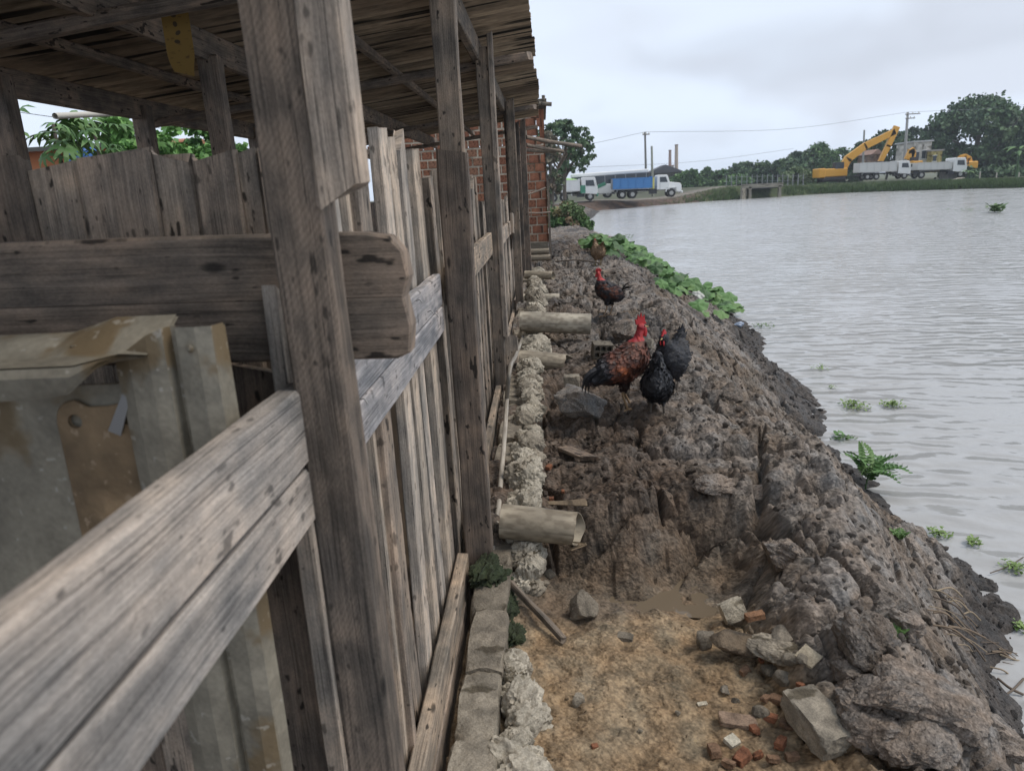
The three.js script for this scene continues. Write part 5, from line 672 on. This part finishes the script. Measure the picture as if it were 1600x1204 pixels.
function tipper(name, label, o) {      // forward +x, rear end at x 0, centred on z
  const t = thing(name, label, 'truck'); const L = o.L ?? 8, W = 2.4, bl = o.bedL ?? 4.8;
  part('chassis', mg([box(L - 0.6, 0.22, 0.9, L / 2, 0.95, 0), box(0.9, 0.5, 0.5, bl + 0.1, 0.72, 0.85), box(0.2, 0.25, 2.2, 0.15, 0.75, 0)]), P.dark, t);
  const bh = o.bedH ?? 1.15, b0 = 1.2; const bed = part('bed', mg([box(bl, 0.1, W, bl / 2, b0, 0), box(bl, bh, 0.07, bl / 2, b0 + bh / 2, W / 2), box(bl, bh, 0.07, bl / 2, b0 + bh / 2, -W / 2), box(0.07, bh * 1.15, W - 0.15, bl - 0.04, b0 + bh * 0.575, 0)]), o.bed, t);
  for (let i = 0; i <= 5; i++) part('bed_rib', box(0.09, bh, 0.06, 0.06 + i * (bl - 0.12) / 5, b0 + bh / 2, W / 2 + 0.065), o.bed, bed); part('top_rim', mg([box(bl, 0.08, 0.12, bl / 2, b0 + bh + 0.03, W / 2), box(bl, 0.08, 0.12, bl / 2, b0 + bh + 0.03, -W / 2)]), o.bed, bed); part('tailgate', box(0.08, bh, W - 0.1, 0.0, b0 + bh / 2, 0), o.gate ?? o.bed, bed);
  part('mudguard', mg([box(2.5, 0.06, 0.5, 1.75, 1.10, 0.95), box(0.06, 0.35, 0.5, 0.52, 0.95, 0.95, 0, 0, -0.3)]), o.guard ?? P.dirtyWhite, t);
  if (o.load) part('load', (() => { const g = new THREE.SphereGeometry(1, 24, 10, 0, 6.3, 0, 1.57).scale(bl * 0.48, 0.35, W * 0.47).translate(bl / 2, b0 + bh - 0.02, 0); return g; })(), o.load, t);
  for (const x of o.rear ?? [1.1, 2.35]) for (const z of [0.98, -0.98]) wheel(t, x, z); const fx = o.front ?? L - 1.25; for (const x of [].concat(fx)) for (const z of [1.0, -1.0]) wheel(t, x, z);
  const cx = o.cabX ?? bl + 0.5;
  if (o.bonnet) {
    const cl = 1.45; const cab = part('cab', extr([[0, 0.95], [cl, 0.95], [cl, 1.72], [cl - 0.28, 2.52], [cl - 0.4, 2.60], [0.12, 2.60], [0, 2.5]], W - 0.15, 0.04).translate(cx, 0, -(W - 0.15) / 2), o.cab, t);
    part('bonnet', extr([[0, 0.95], [1.25, 0.62], [1.4, 0.70], [1.42, 1.35], [1.25, 1.58], [0, 1.75]], 1.7, 0.05).translate(cx + cl, 0, -0.85), o.cab, t); part('fender', mg([box(1.25, 0.08, 0.5, fx, 1.12, 0.95), box(0.1, 0.5, 0.5, fx + 0.6, 0.9, 0.95, 0, 0, 0.3), box(0.1, 0.5, 0.5, fx - 0.6, 0.9, 0.95, 0, 0, -0.3)]), o.cab, t); part('bumper', rbox(0.2, 0.25, 2.3, 0.05, cx + cl + 1.5, 0.6, 0), P.white, t); for (const z of [-0.7, 0.7]) part('headlight', cyl(0.11, 0.11, 0.05, 14, cx + cl + 1.47, 1.02, z, 0, 0, Math.PI / 2), P.lamp, t);
    part('window', extr([[0.28, 1.78], [1.22, 1.78], [1.0, 2.38], [0.28, 2.38]], 0.03).translate(cx, 0, W / 2 - 0.05), P.glass, cab); part('windscreen', box(0.03, 0.74, 1.9, cx + cl - 0.13, 2.14, 0, 0, 0, 0.34), P.glass, cab); part('door_line', box(0.02, 0.75, 0.02, cx + 0.3, 1.35, W / 2 - 0.03), P.dark, cab);
  } else {
    const cl = 1.75; const cab = part('cab', extr([[0, 0.9], [cl, 0.75], [cl + 0.05, 1.5], [cl - 0.22, 2.55], [cl - 0.35, 2.66], [0.1, 2.66], [0, 2.55]], W - 0.1, 0.04).translate(cx, 0, -(W - 0.1) / 2), o.cab, t);
    part('window', extr([[0.45, 1.72], [1.5, 1.68], [1.36, 2.36], [0.45, 2.36]], 0.03).translate(cx, 0, W / 2 - 0.02), P.glass, cab); part('windscreen', box(0.03, 0.95, 2.05, cx + cl - 0.06, 2.02, 0, 0, 0, 0.25), P.glass, cab); part('bumper', rbox(0.18, 0.4, 2.35, 0.05, cx + cl + 0.06, 0.68, 0), o.stripe ?? P.grey, t); if (o.stripe) part('stripe', box(0.6, 0.9, 0.03, cx + 0.1, 1.35, W / 2 + 0.02), o.stripe, cab); for (const z of [-0.85, 0.85]) part('headlight', box(0.05, 0.16, 0.3, cx + cl + 0.12, 0.95, z), P.lamp, t); part('mirror', box(0.1, 0.42, 0.22, cx + cl + 0.02, 1.95, W / 2 + 0.22), P.dark, cab);
  }
  return t;
}
const setOn = (o, aPx, bPx, z, la, lb, sc = 1) => { const a = onZ(...aPx, z), b = onZ(...bPx, z); const s = (b.x - a.x) / (lb - la); o.scale.setScalar(s * sc); o.rotation.z = Math.atan2(b.y - a.y, b.x - a.x); const c = Math.cos(o.rotation.z), q = Math.sin(o.rotation.z); o.position.set(a.x - la * s * c, a.y - la * s * q, z); return s; };
const ZT = -87.5;
setOn(tipper('tipper_truck', 'tipper truck with blue bed and white bonneted cab on the far road', { bed: P.blue, gate: P.grey, cab: P.white, bonnet: true, L: 8.1, bedL: 4.75, cabX: 5.35, rear: [1.15, 2.4], front: 7.05, guard: P.grey }), [971, 310.5], [1047, 307.5], ZT, 1.15, 7.05);
setOn(tipper('tipper_truck', 'white tipper truck with green cab trim and lime cargo cover', { bed: P.white, cab: P.white, stripe: P.green, bedL: 5.0, L: 7.3, cabX: 5.25, rear: [1.85, 3.1], front: 6.2, load: P.lime, bedH: 1.2 }), [881, 315], [921.5, 313.2], ZT - 0.5, 3.1, 6.2, 1.0);
{ // bus
  const b = thing('bus', 'white bus with dark window band and green front stripe behind the trucks', 'bus'), L = 9; part('body', mg([rbox(L, 1.15, 2.4, 0.12, L / 2, 1.05, 0), rbox(L, 0.45, 2.4, 0.15, L / 2, 2.75, 0)]), P.white, b); part('window_band', box(L - 0.1, 1.0, 2.3, L / 2, 2.08, 0), P.glass, b); for (let i = 0; i < 8; i++) part('pillar', box(0.09, 1.0, 2.36, 0.3 + i * (L - 0.6) / 7, 2.08, 0), P.grey, b); part('stripe', box(1.6, 0.4, 0.03, 3.2, 1.4, 1.22, 0, 0, 0.35), P.green, b); for (const x of [2.0, 7.2]) for (const z of [1.0, -1.0]) wheel(b, x, z, 0.48);
  const a = onZ(949, 309, -90.5); b.position.set(a.x - 4.2, a.y - 0.05, -90.5); b.rotation.z = 0.015; b.scale.setScalar(1.0); b.children.filter(c => c.name === 'wheel')[0].position.x = 4.2; b.children.filter(c => c.name === 'wheel')[1].position.x = 4.2;
}
const ZR = -108;
setOn(tipper('tipper_truck', 'dusty white tipper truck parked in front of the yellow excavator', { bed: P.dirtyWhite, cab: P.white, bedL: 5.6, L: 8.3, cabX: 5.9, rear: [1.35, 2.7], front: 6.9, bedH: 1.35, guard: P.grey }), [1351, 281.5], [1408, 279.5], ZR, 1.35, 6.9);
setOn(tipper('tipper_truck', 'dusty white tipper truck half hidden by grey panels', { bed: P.dirtyWhite, cab: P.white, bedL: 4.6, L: 7.2, cabX: 4.9, rear: [0.7], front: 6, bedH: 0.9, guard: P.grey }), [1434, 279], [1494, 277.5], ZR - 2, 0.7, 6);
function excavator(name, label, z, pts, o = {}) {
  const e = thing(name, label, 'excavator'); const q = (px, py) => onZ(px, py, z), c = q(...pts.base); e.position.copy(c); const loc = (px, py) => q(px, py).sub(c);
  const A = loc(...pts.bodyA), Bq = loc(...pts.bodyB), w = Bq.x - A.x, h = A.y - Bq.y; part('body', mg([rbox(w, h, 2.6, 0.15, (A.x + Bq.x) / 2, (A.y + Bq.y) / 2, 0), rbox(w * 0.25, h * 1.15, 2.7, 0.15, A.x + w * 0.1, (A.y + Bq.y) / 2, 0)]), P.yellow, e);
  const tr = part('track', mg([rbox(w * 0.85, 0.75, 0.6, 0.3, (A.x + Bq.x) / 2 + 0.2, 0.38, 1.0), rbox(w * 0.85, 0.75, 0.6, 0.3, (A.x + Bq.x) / 2 + 0.2, 0.38, -1.0), box(w * 0.5, 0.5, 1.6, (A.x + Bq.x) / 2, 0.7, 0)]), P.dark, e);
  if (pts.cab) { const a = loc(...pts.cab); const cb = part('cab', rbox(1.3, 1.5, 1.1, 0.1, a.x, a.y, 0.7), P.dark, e); part('window', box(1.1, 0.7, 0.04, a.x, a.y + 0.2, 1.27), P.glass, cb); }
  const limb = (nm, P3, r0, r1) => { const pos = []; const v = P3.map(p => loc(...p)); const g = []; for (let i = 0; i < v.length - 1; i++) { const L = v[i].distanceTo(v[i + 1]), k0 = lerp(r0, r1, i / (v.length - 1)), k1 = lerp(r0, r1, (i + 1) / (v.length - 1)); const s = extr([[-0.12, -k0 / 2], [L + 0.12, -k1 / 2], [L + 0.12, k1 / 2], [-0.12, k0 / 2]], 0.5, 0.03).translate(0, 0, -0.25); s.rotateZ(Math.atan2(v[i + 1].y - v[i].y, v[i + 1].x - v[i].x)); s.translate(v[i].x, v[i].y, 0); g.push(s); } return part(nm, mg(g), P.yellow, e); };
  const bm = limb('boom', pts.boom, 1.1, 0.75); limb('stick', pts.stick, 0.75, 0.55); if (pts.ram) part('ram', tube(pts.ram.map(p => loc(...p)), 0.09, 8), P.steel ?? M.steel, bm); const bk = loc(...pts.stick[pts.stick.length - 1]); part('bucket', extr([[-0.5, 0.3], [0.5, 0.3], [0.6, -0.3], [0.1, -0.8], [-0.5, -0.5]], 1.0, 0.03).translate(bk.x, bk.y - 0.3, -0.5), P.dark, e); return e;
}
excavator('excavator', 'orange-yellow long-reach excavator with raised bent boom behind the dusty trucks', -112, { base: [1292, 284], bodyA: [1276, 264.5], bodyB: [1319, 275], cab: [1307, 262], boom: [[1314, 268], [1325, 248], [1352, 228], [1397, 206]], stick: [[1401, 199], [1388, 228], [1376, 252]], ram: [[1350, 226], [1380, 209]] });
excavator('excavator', 'small orange digger beneath the big tree beyond the grey panels', -118, { base: [1506, 272], bodyA: [1496, 253], bodyB: [1521, 263], boom: [[1499, 255], [1503, 247], [1508, 245]], stick: [[1508, 245], [1514, 248], [1516, 254]] });
excavator('excavator', 'pale yellow digger arm rising behind the white truck cab', -116, { base: [1428, 268], bodyA: [1420, 252], bodyB: [1436, 258], boom: [[1420, 248], [1424, 238], [1424, 234]], stick: [[1424, 234], [1427, 238], [1427, 246]] });
// ---------- buildings, chimneys, poles ----------
for (const [x, t, bt, w, z, c, l] of [[1047, 234, 270, 1.3, -300, [0.30, 0.20, 0.16], 'shorter brown factory chimney'], [1057, 225.5, 270, 1.6, -300, [0.42, 0.34, 0.27], 'taller tan factory chimney']]) { const a = onZ(x, t, z), b = onZ(x, bt, z); const g = thing('factory_chimney', l, 'chimney', [b.x, b.y - 3, z]); const h = a.y - b.y + 3; part('shaft', cyl(w * 0.38, w * 0.5, h, 18, 0, h / 2, 0), std(c), g); part('cap', cyl(w * 0.44, w * 0.44, h * 0.03, 18, 0, h * 0.985, 0), std([0.2, 0.14, 0.11]), g); }
const bld = (name, label, a, b, z, wc, rc, o = {}) => { const A = onZ(...a, z), Bq = onZ(...b, z), w = Bq.x - A.x, h = A.y - Bq.y, g = thing(name, label, 'building', [(A.x + Bq.x) / 2, Bq.y - 1, z]); part('wall', box(w, h + 1, o.d ?? 6, 0, (h + 1) / 2, -3), std(wc, { map: concMap }), g); part('roof', o.gable ? extr([[-w / 2 - 0.3, 0], [w / 2 + 0.3, 0], [0, o.gable]], 6.4).translate(0, h + 1, -6.2) : box(w + 0.4, 0.2, 6.4, 0, h + 1.1, -3), std(rc), g); for (const [x, y, ww, hh] of o.win ?? []) { const f = part('window', box(ww, hh, 0.08, x * w, y * h + 1, 0.05), P.glass, g); part('frame', mg([box(ww + 0.2, 0.1, 0.12, x * w, y * h + 1 - hh / 2 - 0.05, 0.06), box(ww + 0.2, 0.08, 0.12, x * w, y * h + 1 + hh / 2 + 0.04, 0.06)]), P.white, f); } return g; };
bld('factory_shed', 'long dark factory shed roof in front of the chimneys', [1012, 271], [1068, 283], -160, [0.12, 0.12, 0.12], [0.10, 0.10, 0.11], { gable: 1.6 });
bld('factory_block', 'small white factory block at the chimney foot', [1041, 259], [1053, 268], -296, [0.6, 0.55, 0.5], [0.4, 0.2, 0.14]);
bld('white_hut', 'low white hut among the far trees', [1092, 277], [1109, 282], -170, [0.6, 0.6, 0.58], [0.42, 0.42, 0.4]); bld('tan_hut', 'low tan hut beside the white hut among far trees', [1110, 273], [1121, 281], -168, [0.52, 0.45, 0.36], [0.35, 0.28, 0.22]);
bld('grey_house', 'grey rendered house with small dark windows beside the big tree', [1430, 222], [1454, 252], -120.5, [0.75, 0.75, 0.76], [0.5, 0.5, 0.5], { win: [[-0.3, 0.33, 0.5, 1.1], [0.08, 0.36, 0.55, 1.2], [0.34, 0.33, 0.5, 1.1]] }); bld('yellow_building', 'small pale yellow building in front of the grey house', [1457, 236], [1471, 258], -119, [0.66, 0.56, 0.22], [0.35, 0.33, 0.3], { win: [[-0.2, 0.5, 0.5, 0.8]] }); bld('brick_hut', 'small brown gabled hut behind the excavator boom', [1364, 241], [1378, 252], -130, [0.30, 0.20, 0.15], [0.32, 0.2, 0.15], { gable: 0.8 });
{ const z = -110, g = thing('panel_barrier', 'row of grey concrete panels standing beside the dusty truck', 'barrier'); for (let i = 0; i < 4; i++) { const a = onZ(1470 + i * 6.2, 252, z), b = onZ(1476 + i * 6.2, 280, z); part('panel', box(b.x - a.x - 0.05, a.y - b.y, 0.15, (a.x + b.x) / 2, (a.y + b.y) / 2, z + 0.05 * (i % 2)), std(i % 2 ? [0.36, 0.37, 0.38] : [0.30, 0.31, 0.33], { map: concMap }), g); } }
{ const a = onY(1462, 291, -0.6), m = solo('boat_ramp', box(0.9, 0.12, 5.2, 0, 0, 0), rockM([0.42, 0.40, 0.36]), 'pale concrete ramp sloping from the panels to the grass', 'ramp'); const p = onZ(1480, 285, shoreF[10].z - 1.4); m.position.copy(p); m.rotation.set(0, -1.15, 0.0); m.rotation.order = 'YXZ'; m.rotation.x = 0.18; }
const pole = (top, bot, z, r, c, label, arms) => { const a = onZ(...top, z), b = onZ(...bot, z), g = thing('utility_pole', label, 'pole', [b.x, b.y - 0.5, z]); const h = a.y - b.y + 0.5; const s = part('shaft', cyl(r * 0.7, r, h, 10, 0, h / 2, 0), std(c), g); s.rotation.z = Math.atan2(b.x - a.x, h); s.position.x = 0; for (const [y, w, dx] of arms ?? []) part('crossarm', box(w, 0.14, 0.14, dx, h - y, 0.1), std([0.25, 0.24, 0.22]), g); for (const [y, w, dx] of arms ?? []) for (const k of [-0.4, 0, 0.4]) part('insulator', cyl(0.06, 0.08, 0.22, 8, dx + k * w, h - y + 0.16, 0.1), P.lamp, g); return V(a.x, a.y, z); };
const p1 = pole([1008, 206], [1010, 290], -98, 0.17, [0.18, 0.18, 0.17], 'tall slim utility pole behind the blue truck', [[0.3, 0.9, 0.0]]), p2 = pole([1018.5, 228], [1020, 300], -92, 0.17, [0.25, 0.26, 0.22], 'shorter utility pole with yellow painted foot beside the blue truck'); 
{ const b = onZ(1020, 301, -91.7), a = onZ(1020, 277, -91.7); solo('marker_post', cyl(0.2, 0.2, a.y - b.y, 12, b.x, (a.y + b.y) / 2, -91.6), std([0.50, 0.48, 0.16]), 'pale yellow post between the blue bed and the white cab', 'post'); }
const p3 = pole([1419, 175], [1413, 262], -120, 0.24, [0.34, 0.34, 0.33], 'concrete utility pole with crossarms above the white truck cab', [[0.3, 2.2, 0.6], [0.9, 1.4, 0.3]]), p4 = pole([1351, 203], [1349, 255], -124, 0.18, [0.28, 0.29, 0.28], 'thin utility pole behind the excavator boom');
for (const [a, b, l, s] of [[p1, p3, 'long power line between the slim pole and the concrete pole', 1.0], [onZ(820, 232, -98), p1, 'power line running from the slim pole towards the shed', 0.5], [p3, onZ(1700, 150, -128), 'power line running on past the concrete pole', 0.5], [onZ(900, 262, -98), onZ(1240, 232, -130), 'faint lower cable strung above the chimneys', 0.6]]) { const mid = a.clone().lerp(b, 0.5); mid.y -= s; solo('power_line', tube([a, mid, b], 0.022, 5, 40), std([0.22, 0.23, 0.25]), l, 'power line'); }
{ const z = -104, g = thing('road_fence', 'thin post and wire fence along the road above the culvert', 'fence'); for (let i = 0; i < 16; i++) { const b = onZ(1135 + i * 8, 291 - i * 0.15, z); part('post', cyl(0.05, 0.05, 1.5, 6, b.x, b.y + 0.7, z), P.grey, g); } for (const h of [0.6, 1.2]) { const a = onZ(1135, 291, z), b = onZ(1255, 288.7, z); part('wire', tube([[a.x, a.y + h, z], [b.x, b.y + h, z]], 0.015, 4), P.grey, g); } }
for (const [px, py] of [[1531, 270], [1557, 272], [1592, 272]]) { const b = onZ(px, 281, -96), a = onZ(px, py, -96); solo('bank_post', cyl(0.07, 0.08, a.y - b.y + 0.4, 8, b.x, (a.y + b.y) / 2, -96), std([0.45, 0.42, 0.36]), 'short pale post standing in the grass of the far bank', 'post', 'pale posts in the bank grass'); }
// ---------- far trees ----------
const farTree = (name, label, px, py, bpy, z, Rpx, o = {}) => { const a = onZ(px, py, z), b = onZ(px, bpy, z), R = Rpx * -z / 1130; return tree(name, label, b.x, b.y - 0.4, z, a.y - b.y + 0.4, R, { leaf: 0.42, per: 70, clumps: 46, base: 0.2, ...o }); };
farTree('broad_tree', 'loose spreading tree with dark fine foliage beside the brick corner', 882, 186, 300, -62, 52, { cols: darkG, clumps: 150, per: 34, leaf: 0.24, cs: 0.40, base: 0.36, limbs: 12 });
{ const t = farTree('vine_draped_tree', 'brownish vine-draped tree trunk mass right behind the brick corner', 862, 205, 318, -58, 17, { cols: [[0.09, 0.08, 0.055], [0.06, 0.075, 0.04], [0.11, 0.09, 0.065]], clumps: 46, per: 80, leaf: 0.25, base: 0.1 }); }
for (const [px, py, b, R, c, l] of [[885, 316, 360, 30, dryG, 'dry brown and green bush at the water edge below the brick corner'], [868, 325, 364, 22, midG, 'green leafy bush against the foot of the brick wall'], [905, 336, 360, 20, midG, 'low weedy bush reaching into the water near the mud bank']]) { const z = -33, p = onZ(px, py, z), q = onZ(px, b, z), Rr = R * 33 / 1130; tree('shore_bush', l, q.x, q.y - 0.1, z, p.y - q.y + 0.1, Rr, { cat: 'bush', trunk: 0.1, base: 0.05, clumps: 50, per: 70, leaf: 0.11, cols: c, cs: 1.0 }); }
farTree('big_tree', 'huge dark green tree beside the grey house', 1522, 152, 284, -128, 66, { clumps: 120, per: 110, leaf: 0.55, base: 0.14, limbs: 8 });
farTree('big_tree', 'second huge dark tree merging behind the banana plant', 1605, 166, 284, -130, 62, { clumps: 110, per: 110, leaf: 0.55, base: 0.12, limbs: 8 });
farTree('round_tree', 'dark round tree behind the stick of the excavator', 1385, 206, 275, -140, 38, { clumps: 70, per: 90, leaf: 0.5 }); farTree('round_tree', 'dark round tree just behind the concrete utility pole', 1424, 199, 270, -150, 22, { clumps: 46, per: 90, leaf: 0.5 }); farTree('round_tree', 'dark low tree beneath the raised boom', 1345, 222, 278, -138, 26, { clumps: 50, per: 90, leaf: 0.5 }); farTree('round_tree', 'small tree peeking between concrete pole and big tree', 1443, 212, 262, -152, 14, { clumps: 30, per: 80, leaf: 0.5 });
farTree('round_tree', 'palm-like tree top left of the excavator', 1278, 225, 282, -150, 26, { clumps: 50, per: 90, leaf: 0.7, w: 0.16, cols: midG }); farTree('round_tree', 'bright feathery tree above the excavator cab', 1310, 231, 280, -146, 20, { clumps: 40, per: 90, leaf: 0.6, w: 0.2, cols: midG }); farTree('round_tree', 'dark tree at the crest between culvert and excavator', 1255, 236, 285, -150, 30, { clumps: 60, per: 90, leaf: 0.5 });
farTree('round_bush', 'round grey-green bush mound beside the excavator counterweight', 1246, 262, 285, -116, 24, { cat: 'bush', clumps: 60, per: 130, leaf: 0.28, base: 0.02, cs: 0.8, cols: [[0.08, 0.115, 0.05], [0.09, 0.12, 0.06]] });
[[1222, 250, 26, 'dark leafy tree above the culvert road, right of two'], [1190, 255, 26, 'dark leafy tree above the culvert road, middle height'], [1160, 254, 24, 'dense dark tree above the road fence'], [1128, 266, 18, 'low dark tree beside the tan hut'], [1105, 262, 9, 'small lone dark tree above the white hut'], [1080, 266, 14, 'low tree mound between factory shed and white hut'], [1062, 272, 14, 'low green scrub in front of the factory shed'], [1090, 280, 20, 'green scrub below the white hut'], [1130, 281, 26, 'green scrub along the ramp to the culvert'], [1150, 274, 24, 'bright scrub mass behind the road fence'], [1205, 270, 26, 'mid green scrub right behind the culvert'], [1320, 262, 20, 'scrub behind the excavator body'], [985, 272, 10, 'thin light tree rising behind the blue bed'], [1560, 258, 34, 'dark hedge bush under the second huge tree'], [1500, 262, 26, 'low hedge under the huge tree'], [1600, 262, 26, 'dark hedge bush beyond the banana plant'], [1275, 268, 18, 'low scrub behind the counterweight']].forEach(([px, py, R, l], i) => farTree(R < 16 ? 'small_tree' : 'scrub_tree', l, px, py, px < 1000 ? 300 : 290, i > 12 && i < 16 ? -112 : -140 - (i * 7) % 30, R, { clumps: 44, per: 80, leaf: 0.48, base: 0.05, cols: py > 261 && px < 1300 ? midG : darkG }));
{ // banana-like plant
  const z = -100; for (const [px, py, b, s, l] of [[1588, 232, 282, 1.0, 'tall pale banana plant with drooping long leaves'], [1512, 266, 284, 0.5, 'short young banana plant in the bank grass']]) { const a = onZ(px, py, z), q = onZ(px, b, z), g = thing('banana_plant', l, 'plant', [q.x, q.y, z]), h = a.y - q.y; part('stem', cyl(0.09 * s, 0.16 * s, h, 8, 0, h / 2, 0), greens[2], g); for (let i = 0; i < 9; i++) { const an = i * 0.7, L = 2.6 * s, ps = [], col = []; const rows = []; for (let k = 0; k <= 8; k++) { const t = k / 8, x = L * t * 0.85, y = L * (0.75 * t - 0.85 * t * t), w = 0.26 * s * Math.sin(Math.PI * (0.08 + 0.9 * t)); rows.push([[x, y - w * 0.3, -w], [x, y, 0], [x, y - w * 0.3, w]]); } for (let k = 0; k < 8; k++) for (let u = 0; u < 2; u++) { const A = rows[k][u], Bq = rows[k][u + 1], C = rows[k + 1][u], D = rows[k + 1][u + 1]; ps.push(...A, ...C, ...Bq, ...Bq, ...C, ...D); } const lg = new THREE.BufferGeometry(); lg.setAttribute('position', new THREE.Float32BufferAttribute(ps, 3)); lg.computeVertexNormals(); const m = part('leaf', lg, greens[i % 2 ? 3 : 0], g); m.position.y = h * rr(0.75, 1); m.rotation.y = an; } }
}
scene.fog = new THREE.FogExp2(0xdfe8f2, 0.0006);
renderer.setSize(1024, 770);
renderer.render(scene, camera);
